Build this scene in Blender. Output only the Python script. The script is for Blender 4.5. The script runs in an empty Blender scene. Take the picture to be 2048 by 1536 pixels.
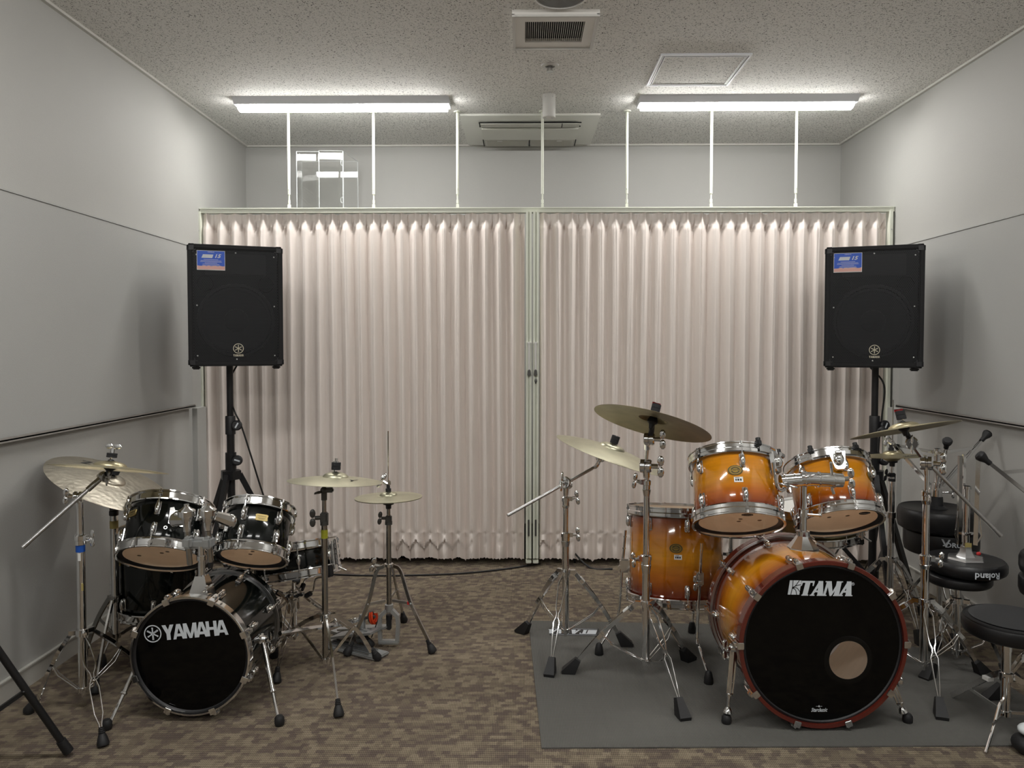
import bpy, bmesh, math, random
from mathutils import Vector as V, Matrix as M, noise
random.seed(7)
PI = math.pi
S = bpy.context.scene
COL = S.collection
# ------------------------------------------------------------------ camera
F = 1540.0; CH = 1.35
PITCH = math.radians(2.0); YAW = math.radians(0.781)
PPY = 745.8
cd = bpy.data.cameras.new('camera'); cam = bpy.data.objects.new('camera', cd); COL.objects.link(cam)
cam.location = (0, 0, CH); cam.rotation_euler = (PI/2-PITCH, 0, YAW)
cd.sensor_width = 36; cd.lens = F/2048*36; cd.shift_y = -(768-PPY)/2048; cd.clip_start = .05
S.camera = cam
CR = cam.rotation_euler.to_matrix()
C0 = V((0, 0, CH))
# ------------------------------------------------------------------ world, exposure
w = bpy.data.worlds.new('world'); S.world = w; w.use_nodes = True
w.node_tree.nodes['Background'].inputs[0].default_value = (.5, .52, .55, 1)
w.node_tree.nodes['Background'].inputs[1].default_value = .05
S.view_settings.view_transform = 'Standard'; S.view_settings.look = 'None'
S.view_settings.gamma = 1; S.view_settings.use_curve_mapping = False
S.view_settings.exposure = 0.52
LAMP_REAR = 34.0     # fixtures over the curtain
LAMP_MID = 46.0     # fixtures nearer the camera, out of frame
try:
    S.cycles.max_bounces = 10; S.cycles.transparent_max_bounces = 16; S.cycles.caustics_reflective = False
    S.cycles.sample_clamp_indirect = 6
except Exception: pass
# room
XL, XR, YB, YF, ZC = -1.965, 2.235, 5.49, -3.0, 2.77
YC = 4.71   # curtain plane

def ray(px, py):
    return (CR @ V(((px-1024)/F, -(py-PPY)/F, -1))).normalized()
def P(px, py, Y):
    d = ray(px, py); return C0 + d*(Y/d.y)
def G(px, py, z=0.0):
    d = ray(px, py); return C0 + d*((z-CH)/d.z)
def aim(p, roll, view):
    """unit normal of a disc at p, leaning by roll and opened by view degrees"""
    c = (C0-p).normalized(); r = CR @ V((1, 0, 0)); u = CR @ V((0, 1, 0))
    r = (r-c*r.dot(c)).normalized(); u = c.cross(r).normalized()
    a, b = math.radians(roll), math.radians(view)
    return c*math.sin(b) + (u*math.cos(a)+r*math.sin(a))*math.cos(b)
def frame(o, z, xh=(0, -1, 0)):
    z = V(z).normalized(); xh = V(xh); x = xh-z*xh.dot(z)
    if x.length < 1e-4: x = V((1, 0, 0))-z*z.x
    x.normalize(); y = z.cross(x)
    m = M.Identity(4)
    for i in range(3): m[i][0], m[i][1], m[i][2], m[i][3] = x[i], y[i], z[i], o[i]
    return m
T = M.Translation
def RX(d): return M.Rotation(math.radians(d), 4, 'X')
def RY(d): return M.Rotation(math.radians(d), 4, 'Y')
def RZ(d): return M.Rotation(math.radians(d), 4, 'Z')
# ------------------------------------------------------------------ mesh builder
class B:
    def __init__(s, m=None): s.bm = bmesh.new(); s.m = m or M.Identity(4)
    def raw(s, vs, fs, m=None):
        mm = s.m @ m if m is not None else s.m
        bv = [s.bm.verts.new(mm @ V(v)) for v in vs]
        for f in fs:
            try: s.bm.faces.new([bv[i] for i in f])
            except ValueError: pass
        return s
    def box(s, c, size, m=None, bev=0):
        x, y, z = size[0]/2, size[1]/2, size[2]/2; c = V(c)
        if bev > 0:
            t = bmesh.new(); bmesh.ops.create_cube(t, size=1)
            for v in t.verts: v.co = V((v.co.x*size[0], v.co.y*size[1], v.co.z*size[2]))+c
            bmesh.ops.bevel(t, geom=t.edges[:], offset=bev, segments=2, affect='EDGES')
            t.verts.index_update()
            s.raw([v.co.copy() for v in t.verts], [[v.index for v in f.verts] for f in t.faces], m); t.free(); return s
        vs = [c+V((i*x, j*y, k*z)) for i in (-1, 1) for j in (-1, 1) for k in (-1, 1)]
        return s.raw(vs, [(0, 1, 3, 2), (4, 6, 7, 5), (0, 4, 5, 1), (2, 3, 7, 6), (0, 2, 6, 4), (1, 5, 7, 3)], m)
    def lathe(s, prof, m=None, seg=32, close=False, a0=0, a1=360):
        vs = []; fs = []; full = abs(a1-a0) >= 360; n = len(prof); ns = seg if full else seg+1
        for i in range(ns):
            a = math.radians(a0+(a1-a0)*i/seg)
            for r, z in prof: vs.append((r*math.cos(a), r*math.sin(a), z))
        for i in range(seg):
            j = (i+1) % ns
            for k in range(n if close else n-1):
                l = (k+1) % n
                if prof[k][0] < 1e-7 and prof[l][0] < 1e-7: continue
                fs.append((i*n+k, j*n+k, j*n+l, i*n+l))
        s.raw(vs, fs, m); return s
    def disc(s, r, z=0, m=None, seg=40, r0=0):
        if r0: return s.lathe([(r0, z), (r, z)], m, seg)
        vs = [(r*math.cos(2*PI*i/seg), r*math.sin(2*PI*i/seg), z) for i in range(seg)]
        return s.raw(vs, [tuple(range(seg))], m)
    def tube(s, p0, p1, r, r1=None, seg=12, m=None):
        p0, p1 = V(p0), V(p1); r1 = r if r1 is None else r1; L = (p1-p0).length
        f = frame(p0, p1-p0, (.3, -1, .2))
        return s.lathe([(0, 0), (r, 0), (r1, L), (0, L)], (m @ f) if m is not None else f, seg)
    def sweep(s, pts, sec, side=None, m=None, scale=None):
        """sweep a 2-D section (a: along side, b: along tangent x side)"""
        pts = [V(p) for p in pts]; n = len(pts); k = len(sec); vs = []; ref = V(side).normalized() if side is not None else None
        prev = None
        for i, p in enumerate(pts):
            t = (pts[min(i+1, n-1)]-pts[max(i-1, 0)]).normalized()
            if ref is not None: a = (ref-t*ref.dot(t)).normalized()
            else:
                if prev is None:
                    h = V((0, 0, 1)) if abs(t.z) < .9 else V((1, 0, 0)); a = (h-t*h.dot(t)).normalized()
                else: a = (prev-t*prev.dot(t)).normalized()
                prev = a
            b = t.cross(a); sc = scale[i] if scale else 1
            for x, y in sec: vs.append(p+a*x*sc+b*y*sc)
        fs = [(i*k+j, i*k+(j+1) % k, (i+1)*k+(j+1) % k, (i+1)*k+j) for i in range(n-1) for j in range(k)]
        fs += [tuple(range(k))[::-1], tuple((n-1)*k+j for j in range(k))]
        return s.raw(vs, fs, m)
    def pipe(s, pts, r, seg=8, m=None, scale=None):
        return s.sweep(pts, [(r*math.cos(2*PI*i/seg), r*math.sin(2*PI*i/seg)) for i in range(seg)], None, m, scale)
    def strip(s, pts, side, w, t, m=None):
        return s.sweep(pts, [(-t/2, -w/2), (t/2, -w/2), (t/2, w/2), (-t/2, w/2)], side, m)
    def ball(s, c, r, m=None, seg=14):
        r = (r, r, r) if not hasattr(r, '__len__') else r; n = seg//2
        mm = T(c) @ M.Diagonal((r[0], r[1], r[2], 1))
        pr = [(math.sin(PI*i/n), -math.cos(PI*i/n)) for i in range(n+1)]
        return s.lathe(pr, (m @ mm) if m is not None else mm, seg)
    def prism(s, poly, z0, z1, m=None):
        n = len(poly); vs = [(x, y, z0) for x, y in poly]+[(x, y, z1) for x, y in poly]
        fs = [tuple(range(n))[::-1], tuple(range(n, 2*n))]+[(i, (i+1) % n, n+(i+1) % n, n+i) for i in range(n)]
        return s.raw(vs, fs, m)
    def mesh(s, me, m=None):
        return s.raw([v.co.copy() for v in me.vertices], [tuple(p.vertices) for p in me.polygons], m)
def smoothc(pts, n=6):
    pts = [V(p) for p in pts]; o = []
    q = [pts[0]*2-pts[1]]+pts+[pts[-1]*2-pts[-2]]
    for i in range(1, len(q)-2):
        for k in range(n):
            t = k/n; a, b, c, d = q[i-1], q[i], q[i+1], q[i+2]
            o.append(.5*((2*b)+(c-a)*t+(2*a-5*b+4*c-d)*t*t+(3*b-a-3*c+d)*t**3))
    return o+[pts[-1]]
# ------------------------------------------------------------------ objects
def tag(o, label=None, cat=None, group=None, kind=None):
    if label: o['label'] = label
    if cat: o['category'] = cat
    if group: o['group'] = group
    if kind: o['kind'] = kind
    return o
def thing(name, label, cat, m, group=None):
    o = bpy.data.objects.new(name, None); COL.objects.link(o); o.empty_display_size = .05
    if not isinstance(m, M): m = T(V(m))
    o.matrix_world = m; o['_m'] = 0; del o['_m']
    WM[o.name] = m.copy()
    return tag(o, label, cat, group)
WM = {}
def part(name, b, mat, parent=None, label=None, local=False, kind=None, sharp=35, origin=None):
    """one mesh object; b is in world coordinates (or in the parent's when local)"""
    me = bpy.data.meshes.new(name)
    bmesh.ops.remove_doubles(b.bm, verts=b.bm.verts[:], dist=1e-6)
    bmesh.ops.recalc_face_normals(b.bm, faces=b.bm.faces[:])
    for f in b.bm.faces: f.smooth = True
    b.bm.to_mesh(me); b.bm.free()
    me.set_sharp_from_angle(angle=math.radians(sharp))
    me.materials.append(mat)
    o = bpy.data.objects.new(name, me); COL.objects.link(o)
    pw = WM[parent.name] if parent is not None else M.Identity(4)
    if parent is not None:
        if not local: me.transform(pw.inverted())
        o.parent = parent; WM[o.name] = pw.copy()
    else:
        if origin is not None:
            me.transform(T(-V(origin))); o.location = origin; WM[o.name] = T(V(origin))
        else: WM[o.name] = M.Identity(4)
    return tag(o, label, None, None, kind)
def spin_copies(o, angles, kids=()):
    """copies of a part (and its sub-parts) turned about the parent's z axis; o itself takes the first angle"""
    src = o; base = o.matrix_basis.copy()
    for i, a in enumerate(angles):
        if i == 0: c = src
        else:
            c = src.copy(); COL.objects.link(c)
            for k in kids:
                d = k.copy(); COL.objects.link(d); d.parent = c
        c.matrix_basis = RZ(a) @ base
def struct(name, b, mat, **k): 
    o = part(name, b, mat, None, **k); o['kind'] = 'structure'; return o
# ------------------------------------------------------------------ materials
def nt(m): return m.node_tree.nodes, m.node_tree.links
def mat(name, col, rough=.5, metal=0, bump=0, bscale=200, var=0, vscale=30, coat=0, spec=None, trans=0, ior=None, emit=None, vmul=(1, 1, 1)):
    m = bpy.data.materials.new(name); m.use_nodes = True; n, l = nt(m); b = n['Principled BSDF']
    b.inputs['Base Color'].default_value = (*col, 1); b.inputs['Roughness'].default_value = rough; b.inputs['Metallic'].default_value = metal
    if coat: b.inputs['Coat Weight'].default_value = coat; b.inputs['Coat Roughness'].default_value = .06
    if spec is not None: b.inputs['Specular IOR Level'].default_value = spec
    if trans: b.inputs['Transmission Weight'].default_value = trans
    if ior: b.inputs['IOR'].default_value = ior
    if emit: b.inputs['Emission Color'].default_value = (*emit[:3], 1); b.inputs['Emission Strength'].default_value = emit[3]
    tc = n.new('ShaderNodeTexCoord')
    if var:
        mp = n.new('ShaderNodeMapping'); mp.inputs['Scale'].default_value = vmul; l.new(tc.outputs['Object'], mp.inputs[0])
        t = n.new('ShaderNodeTexNoise'); t.inputs['Scale'].default_value = vscale; t.inputs['Detail'].default_value = 4; l.new(mp.outputs[0], t.inputs['Vector'])
        mx = n.new('ShaderNodeMix'); mx.data_type = 'RGBA'; l.new(t.outputs['Fac'], mx.inputs[0])
        mx.inputs[6].default_value = (*[c*(1-var) for c in col], 1); mx.inputs[7].default_value = (*[min(1, c*(1+var)) for c in col], 1)
        l.new(mx.outputs[2], b.inputs['Base Color'])
    if bump:
        t = n.new('ShaderNodeTexNoise'); t.inputs['Scale'].default_value = bscale; t.inputs['Detail'].default_value = 3; l.new(tc.outputs['Object'], t.inputs['Vector'])
        bp = n.new('ShaderNodeBump'); bp.inputs['Strength'].default_value = bump; bp.inputs['Distance'].default_value = .002
        l.new(t.outputs['Fac'], bp.inputs['Height']); l.new(bp.outputs[0], b.inputs['Normal'])
    return m
def ramp(n, stops):
    r = n.new('ShaderNodeValToRGB'); e = r.color_ramp.elements
    while len(e) < len(stops): e.new(.5)
    for i, (p, c) in enumerate(stops): e[i].position = p; e[i].color = (*c, 1) if hasattr(c, '__len__') else (c, c, c, 1)
    return r
def math_n(n, l, op, a, b=None):
    q = n.new('ShaderNodeMath'); q.operation = op
    for i, x in enumerate((a, b)):
        if x is None: continue
        if isinstance(x, (int, float)): q.inputs[i].default_value = x
        else: l.new(x, q.inputs[i])
    return q.outputs[0]
CHROME = mat('chrome', (.78, .78, .78), .09, 1)
DCHROME = mat('dark_chrome', (.42, .41, .39), .16, 1)
STEEL = mat('brushed_steel', (.62, .62, .62), .28, 1)
CAST = mat('cast_aluminium', (.42, .43, .43), .42, .7, var=.1, vscale=20)
GREYCLAMP = mat('grey_clamp', (.12, .12, .115), .4, .6)
RUBBER = mat('black_rubber', (.009, .009, .010), .6, bump=.2, bscale=90)
PLASTIC = mat('black_plastic', (.012, .012, .014), .45)
FELT = mat('black_felt', (.02, .02, .022), .9, bump=.5, bscale=400)
BLACKPAINT = mat('black_painted_steel', (.012, .012, .013), .35, 0, spec=.4)
LACQ = mat('black_lacquer', (.004, .0055, .005), .10, spec=.45)
HEADB = mat('black_drumhead', (.002, .002, .002), .06, spec=.22, var=0)
COATED = mat('coated_drumhead', (.75, .74, .70), .6, bump=.2, bscale=500)
MAPLE = mat('maple_inside', (.90, .74, .58), .5, var=.12, vscale=8, vmul=(1, 1, 6))
IVORY = mat('ivory_paint', (.74, .76, .66), .4)
WHITEP = mat('white_plastic', (.68, .67, .64), .45)
WHITEPAINT = mat('white_painted_steel', (.72, .73, .76), .4)
VENTP = mat('beige_plastic', (.82, .80, .76), .5)
DARKHOLE = mat('dark_inside', (.01, .01, .01), .9)
WHITEINK = mat('white_ink', (.62, .66, .70), .5)
CREAMINK = mat('cream_ink', (.66, .61, .47), .5)
GOLD = mat('gold_badge', (.62, .48, .20), .3, .8)
BLACKINK = mat('black_ink', (.015, .015, .015), .6)
PAPER = mat('white_label_paper', (.78, .78, .76), .6)
BLUESTICK = mat('blue_sticker', (.01, .09, .58), .35)
PINKSTICK = mat('pink_sticker', (.75, .42, .36), .4)
BLUETAPE = mat('blue_tape', (.01, .09, .45), .5)
YELLOWTAPE = mat('yellow_tape', (.42, .42, .03), .5, var=.2, vscale=120)
MASKTAPE = mat('masking_tape', (.42, .34, .12), .6)
ORANGE = mat('orange_plastic', (.80, .07, .015), .4)
REDP = mat('red_plastic', (.6, .03, .03), .4)
VINYL = mat('black_vinyl', (.006, .006, .007), .40, bump=.15, bscale=350)
VINYLTOP = mat('grey_black_vinyl', (.028, .029, .031), .5, bump=.3, bscale=500)
CABLE = mat('black_cable', (.01, .01, .01), .5)
REDHOOP = mat('red_stained_hoop', (.105, .014, .008), .18, coat=.8, var=.25, vscale=14)
TINT = mat('bronze_snare_shell', (.30, .25, .13), .28, .8, var=.2, vscale=60)
ALU = mat('aluminium_rail', (.45, .45, .44), .4, .8)
LOCKER = mat('grey_cabinet', (.35, .36, .36), .5)

def m_wall():
    m = mat('wall_vinyl', (.435, .432, .412), .65, var=.035, vscale=2.0, bump=.35, bscale=260); return m
WALL = m_wall()
BOARD = mat('wall_board_vinyl', (.40, .402, .388), .6, var=.03, vscale=3, bump=.45, bscale=320)
BASEB = mat('baseboard_vinyl', (.50, .49, .45), .5)
def m_ceiling():
    m = mat('rock_wool_ceiling', (.75, .74, .72), .85); n, l = nt(m); b = n['Principled BSDF']
    tc = n.new('ShaderNodeTexCoord')
    d = n.new('ShaderNodeTexNoise'); d.inputs['Scale'].default_value = 9; l.new(tc.outputs['Object'], d.inputs['Vector'])
    t = n.new('ShaderNodeTexNoise'); t.inputs['Scale'].default_value = 135; t.inputs['Detail'].default_value = 1.5; t.inputs['Distortion'].default_value = 1.2
    l.new(tc.outputs['Object'], t.inputs['Vector'])
    r = ramp(n, [(0, (.86, .85, .815)), (.608, (.86, .85, .815)), (.652, (.14, .135, .13))]); l.new(t.outputs['Fac'], r.inputs[0])
    l.new(r.outputs[0], b.inputs['Base Color'])
    r2 = ramp(n, [(.55, 1.0), (.65, 0.0)]); l.new(t.outputs['Fac'], r2.inputs[0])
    bp = n.new('ShaderNodeBump'); bp.inputs['Strength'].default_value = .8; bp.inputs['Distance'].default_value = .003
    l.new(r2.outputs[0], bp.inputs['Height']); l.new(bp.outputs[0], b.inputs['Normal']); return m
CEIL = m_ceiling()
def m_carpet():
    m = mat('patchwork_carpet', (.15, .12, .09), .95, spec=.1); n, l = nt(m); b = n['Principled BSDF']
    tc = n.new('ShaderNodeTexCoord'); sx = n.new('ShaderNodeSeparateXYZ'); l.new(tc.outputs['Object'], sx.inputs[0])
    nz = n.new('ShaderNodeTexNoise'); nz.inputs['Scale'].default_value = 150; nz.inputs['Detail'].default_value = 1; l.new(tc.outputs['Object'], nz.inputs['Vector'])
    jit = math_n(n, l, 'MULTIPLY', math_n(n, l, 'SUBTRACT', nz.outputs['Fac'], .5), .55)
    def cells(wd, ht, off, jx, jy):
        yy = math_n(n, l, 'ADD', math_n(n, l, 'DIVIDE', sx.outputs[1], ht), math_n(n, l, 'MULTIPLY', jit, jy))
        row = math_n(n, l, 'FLOOR', yy)
        wn = n.new('ShaderNodeTexWhiteNoise'); wn.noise_dimensions = '1D'; l.new(math_n(n, l, 'ADD', row, off), wn.inputs['W'])
        xx = math_n(n, l, 'ADD', math_n(n, l, 'DIVIDE', sx.outputs[0], wd), math_n(n, l, 'MULTIPLY', wn.outputs['Value'], 7.3))
        cx = math_n(n, l, 'FLOOR', math_n(n, l, 'ADD', xx, math_n(n, l, 'MULTIPLY', jit, jx)))
        cb = n.new('ShaderNodeCombineXYZ'); l.new(cx, cb.inputs[0]); l.new(row, cb.inputs[1]); cb.inputs[2].default_value = off
        w2 = n.new('ShaderNodeTexWhiteNoise'); w2.noise_dimensions = '3D'; l.new(cb.outputs[0], w2.inputs['Vector']); return w2.outputs['Value']
    a = cells(.028, .021, 3.0, 1.5, 1.2); c = cells(.050, .036, 11.0, 1.0, .9)
    s = math_n(n, l, 'ADD', math_n(n, l, 'MULTIPLY', a, .70), math_n(n, l, 'MULTIPLY', c, .30))
    r = ramp(n, [(.0, (.122, .096, .080)), (.25, (.142, .112, .092)), (.42, (.172, .138, .104)), (.58, (.205, .168, .122)), (.74, (.245, .202, .145)), (.9, (.275, .228, .165))])
    l.new(s, r.inputs[0])
    # woven loops
    wx = math_n(n, l, 'SINE', math_n(n, l, 'MULTIPLY', sx.outputs[0], 2*PI/.0062))
    wy = math_n(n, l, 'SINE', math_n(n, l, 'MULTIPLY', sx.outputs[1], 2*PI/.013))
    wv = math_n(n, l, 'ADD', math_n(n, l, 'MULTIPLY', wx, .55), math_n(n, l, 'MULTIPLY', wy, .40))
    fn = n.new('ShaderNodeTexNoise'); fn.inputs['Scale'].default_value = 330; l.new(tc.outputs['Object'], fn.inputs['Vector'])
    hv = math_n(n, l, 'ADD', wv, math_n(n, l, 'MULTIPLY', math_n(n, l, 'SUBTRACT', fn.outputs['Fac'], .5), 2.2))
    k = math_n(n, l, 'ADD', math_n(n, l, 'MULTIPLY', hv, .42), .95)
    mx = n.new('ShaderNodeVectorMath'); mx.operation = 'SCALE'; l.new(r.outputs[0], mx.inputs[0]); l.new(k, mx.inputs['Scale'])
    l.new(mx.outputs[0], b.inputs['Base Color'])
    bp = n.new('ShaderNodeBump'); bp.inputs['Strength'].default_value = .7; bp.inputs['Distance'].default_value = .002
    l.new(hv, bp.inputs['Height']); l.new(bp.outputs[0], b.inputs['Normal']); return m
CARPET = m_carpet()
def m_mat():
    m = mat('grey_foam_mat', (.105, .107, .102), .8, spec=.2); n, l = nt(m); b = n['Principled BSDF']
    tc = n.new('ShaderNodeTexCoord'); sx = n.new('ShaderNodeSeparateXYZ'); l.new(tc.outputs['Object'], sx.inputs[0])
    a = math_n(n, l, 'SINE', math_n(n, l, 'MULTIPLY', math_n(n, l, 'ADD', sx.outputs[0], sx.outputs[1]), 2*PI/.011))
    c = math_n(n, l, 'SINE', math_n(n, l, 'MULTIPLY', math_n(n, l, 'SUBTRACT', sx.outputs[0], sx.outputs[1]), 2*PI/.011))
    h = math_n(n, l, 'MULTIPLY', a, c)
    k = ramp(n, [(0, (.088, .087, .080)), (1, (.150, .147, .135))]); l.new(math_n(n, l, 'ADD', math_n(n, l, 'MULTIPLY', h, .5), .5), k.inputs[0])
    l.new(k.outputs[0], b.inputs['Base Color'])
    bp = n.new('ShaderNodeBump'); bp.inputs['Strength'].default_value = .5; bp.inputs['Distance'].default_value = .002
    l.new(h, bp.inputs['Height']); l.new(bp.outputs[0], b.inputs['Normal']); return m
MATM = m_mat()
def m_curtain():
    m = mat('pinkish_curtain_vinyl', (.82, .745, .695), .36, bump=.35, bscale=14, spec=.4); return m
CURT = m_curtain()
def m_burst(name, stops, grain=1):
    m = mat(name, (.5, .2, .02), .10, coat=1); n, l = nt(m); b = n['Principled BSDF']
    tc = n.new('ShaderNodeTexCoord'); sx = n.new('ShaderNodeSeparateXYZ'); l.new(tc.outputs['Generated'], sx.inputs[0])
    nz = n.new('ShaderNodeTexNoise'); nz.inputs['Scale'].default_value = 7; nz.inputs['Detail'].default_value = 3; l.new(tc.outputs['Object'], nz.inputs['Vector'])
    z = math_n(n, l, 'ADD', sx.outputs[2], math_n(n, l, 'MULTIPLY', math_n(n, l, 'SUBTRACT', nz.outputs['Fac'], .5), .10))
    r = ramp(n, stops); l.new(z, r.inputs[0])
    mp = n.new('ShaderNodeMapping'); mp.inputs['Scale'].default_value = (9, 9, 60); l.new(tc.outputs['Object'], mp.inputs[0])
    g = n.new('ShaderNodeTexNoise'); g.inputs['Scale'].default_value = 1; g.inputs['Detail'].default_value = 5; l.new(mp.outputs[0], g.inputs['Vector'])
    k = math_n(n, l, 'ADD', math_n(n, l, 'MULTIPLY', g.outputs['Fac'], .5), .75)
    mx = n.new('ShaderNodeVectorMath'); mx.operation = 'SCALE'; l.new(r.outputs[0], mx.inputs[0]); l.new(k, mx.inputs['Scale'])
    l.new(mx.outputs[0], b.inputs['Base Color']); return m
AMB, ORG, RED = (.60, .235, .008), (.46, .11, .004), (.11, .011, .004)
BURST_T = m_burst('sunburst_tom', [(0, RED), (.10, (.20, .022, .005)), (.30, ORG), (.50, AMB), (.85, (.60, .22, .008)), (1, (.30, .07, .005))])
BURST_F = m_burst('sunburst_floor_tom', [(0, RED), (.10, (.20, .022, .004)), (.30, (.46, .13, .004)), (.5, (.58, .24, .01)), (.72, (.48, .16, .006)), (.88, (.20, .04, .004)), (1, (.11, .015, .004))])
BURST_B = m_burst('sunburst_bass', [(0, (.10, .012, .006)), (.14, (.20, .03, .005)), (.34, (.52, .18, .005)), (.5, (.66, .28, .01)), (.68, (.54, .18, .005)), (.86, (.24, .035, .005)), (1, (.12, .012, .005))])
def m_cymbal(name, col, dark=.55, rough=.3, hammer=0):
    m = mat(name, col, rough, .95); n, l = nt(m); b = n['Principled BSDF']
    tc = n.new('ShaderNodeTexCoord'); sx = n.new('ShaderNodeSeparateXYZ'); l.new(tc.outputs['Object'], sx.inputs[0])
    rr = math_n(n, l, 'SQRT', math_n(n, l, 'ADD', math_n(n, l, 'MULTIPLY', sx.outputs[0], sx.outputs[0]), math_n(n, l, 'MULTIPLY', sx.outputs[1], sx.outputs[1])))
    w1 = n.new('ShaderNodeTexNoise'); w1.noise_dimensions = '1D'; w1.inputs['Scale'].default_value = 700; l.new(rr, w1.inputs['W'])
    nz = n.new('ShaderNodeTexNoise'); nz.inputs['Scale'].default_value = 9; nz.inputs['Detail'].default_value = 5; l.new(tc.outputs['Object'], nz.inputs['Vector'])
    f = math_n(n, l, 'ADD', math_n(n, l, 'MULTIPLY', w1.outputs['Fac'], .45), math_n(n, l, 'MULTIPLY', nz.outputs['Fac'], .55))
    r = ramp(n, [(.3, tuple(c*dark for c in col)), (.62, col)]); l.new(f, r.inputs[0]); l.new(r.outputs[0], b.inputs['Base Color'])
    bp = n.new('ShaderNodeBump'); bp.inputs['Strength'].default_value = .25; bp.inputs['Distance'].default_value = .0006
    h = w1.outputs['Fac']
    if hammer:
        v = n.new('ShaderNodeTexVoronoi'); v.feature = 'SMOOTH_F1'; v.inputs['Scale'].default_value = 48; l.new(tc.outputs['Object'], v.inputs['Vector'])
        h = math_n(n, l, 'ADD', math_n(n, l, 'MULTIPLY', h, .1), v.outputs['Distance']); bp.inputs['Strength'].default_value = hammer; bp.inputs['Distance'].default_value = .012
    l.new(h, bp.inputs['Height']); l.new(bp.outputs[0], b.inputs['Normal'])
    b.inputs['Anisotropic'].default_value = 0
    return m
CYM = m_cymbal('bronze_cymbal', (.60, .53, .34), .60, .36)
CYMG = m_cymbal('greenish_bronze_cymbal', (.60, .58, .43), .66, .38)
CYMD = m_cymbal('dark_bronze_cymbal', (.26, .21, .125), .45, .45)
CYMH = m_cymbal('hammered_cymbal', (.60, .55, .45), .6, .36, .16)
def m_clear():
    m = bpy.data.materials.new('clear_drumhead'); m.use_nodes = True; n, l = nt(m); n.clear()
    o = n.new('ShaderNodeOutputMaterial'); t = n.new('ShaderNodeBsdfTransparent'); t.inputs[0].default_value = (.95, .93, .90, 1)
    g = n.new('ShaderNodeBsdfGlossy'); g.inputs['Roughness'].default_value = .08; d = n.new('ShaderNodeBsdfDiffuse'); d.inputs[0].default_value = (.85, .62, .46, 1)
    a = n.new('ShaderNodeMixShader'); a.inputs[0].default_value = .10; l.new(t.outputs[0], a.inputs[1]); l.new(d.outputs[0], a.inputs[2])
    c = n.new('ShaderNodeMixShader'); f = n.new('ShaderNodeLayerWeight'); f.inputs[0].default_value = .5; fo = math_n(n, l, 'ADD', math_n(n, l, 'MULTIPLY', math_n(n, l, 'POWER', f.outputs['Facing'], 4.5), .30), .03); l.new(fo, c.inputs[0])
    l.new(a.outputs[0], c.inputs[1]); l.new(g.outputs[0], c.inputs[2]); l.new(c.outputs[0], o.inputs[0]); return m
CLEAR = m_clear()
def m_film():
    m = bpy.data.materials.new('white_batter_film'); m.use_nodes = True; n, l = nt(m); n.clear()
    o = n.new('ShaderNodeOutputMaterial'); t = n.new('ShaderNodeBsdfTranslucent'); t.inputs[0].default_value = (1, .95, .88, 1)
    d = n.new('ShaderNodeBsdfDiffuse'); d.inputs[0].default_value = (.8, .78, .73, 1)
    a = n.new('ShaderNodeMixShader'); a.inputs[0].default_value = .12; l.new(t.outputs[0], a.inputs[1]); l.new(d.outputs[0], a.inputs[2]); l.new(a.outputs[0], o.inputs[0]); return m
FILM = m_film()
def m_acrylic():
    m = bpy.data.materials.new('clear_acrylic'); m.use_nodes = True; n, l = nt(m); n.clear()
    o = n.new('ShaderNodeOutputMaterial'); t = n.new('ShaderNodeBsdfTransparent'); t.inputs[0].default_value = (.992, .995, .993, 1)
    g = n.new('ShaderNodeBsdfGlossy'); g.inputs['Roughness'].default_value = .03; g.inputs[0].default_value = (1, 1, 1, 1)
    c = n.new('ShaderNodeMixShader'); f = n.new('ShaderNodeLayerWeight'); f.inputs[0].default_value = .5; fo = math_n(n, l, 'ADD', math_n(n, l, 'MULTIPLY', math_n(n, l, 'POWER', f.outputs['Facing'], 4.5), .9), .06); l.new(fo, c.inputs[0])
    l.new(t.outputs[0], c.inputs[1]); l.new(g.outputs[0], c.inputs[2]); l.new(c.outputs[0], o.inputs[0]); return m
ACRY = m_acrylic()
def m_grille():
    m = bpy.data.materials.new('perforated_grille'); m.use_nodes = True; n, l = nt(m); b = n['Principled BSDF']
    b.inputs['Base Color'].default_value = (.008, .0085, .011, 1); b.inputs['Roughness'].default_value = .5
    tc = n.new('ShaderNodeTexCoord'); sx = n.new('ShaderNodeSeparateXYZ'); l.new(tc.outputs['Object'], sx.inputs[0])
    p = .0085
    def lat(ox, oz):
        u = math_n(n, l, 'SUBTRACT', math_n(n, l, 'FRACT', math_n(n, l, 'ADD', math_n(n, l, 'DIVIDE', sx.outputs[0], p), ox)), .5)
        v = math_n(n, l, 'MULTIPLY', math_n(n, l, 'SUBTRACT', math_n(n, l, 'FRACT', math_n(n, l, 'ADD', math_n(n, l, 'DIVIDE', sx.outputs[2], p*1.732), oz)), .5), 1.732)
        return math_n(n, l, 'SQRT', math_n(n, l, 'ADD', math_n(n, l, 'MULTIPLY', u, u), math_n(n, l, 'MULTIPLY', v, v)))
    d = math_n(n, l, 'MINIMUM', lat(0, 0), lat(.5, .5)); h = math_n(n, l, 'GREATER_THAN', d, .36)
    l.new(h, b.inputs['Alpha']); return m
GRILLE = m_grille()
CONE = mat('speaker_cone', (.014, .015, .018), .7)
CABINET = mat('black_speaker_paint', (.004, .004, .005), .55, bump=.5, bscale=500, spec=.35)
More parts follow.
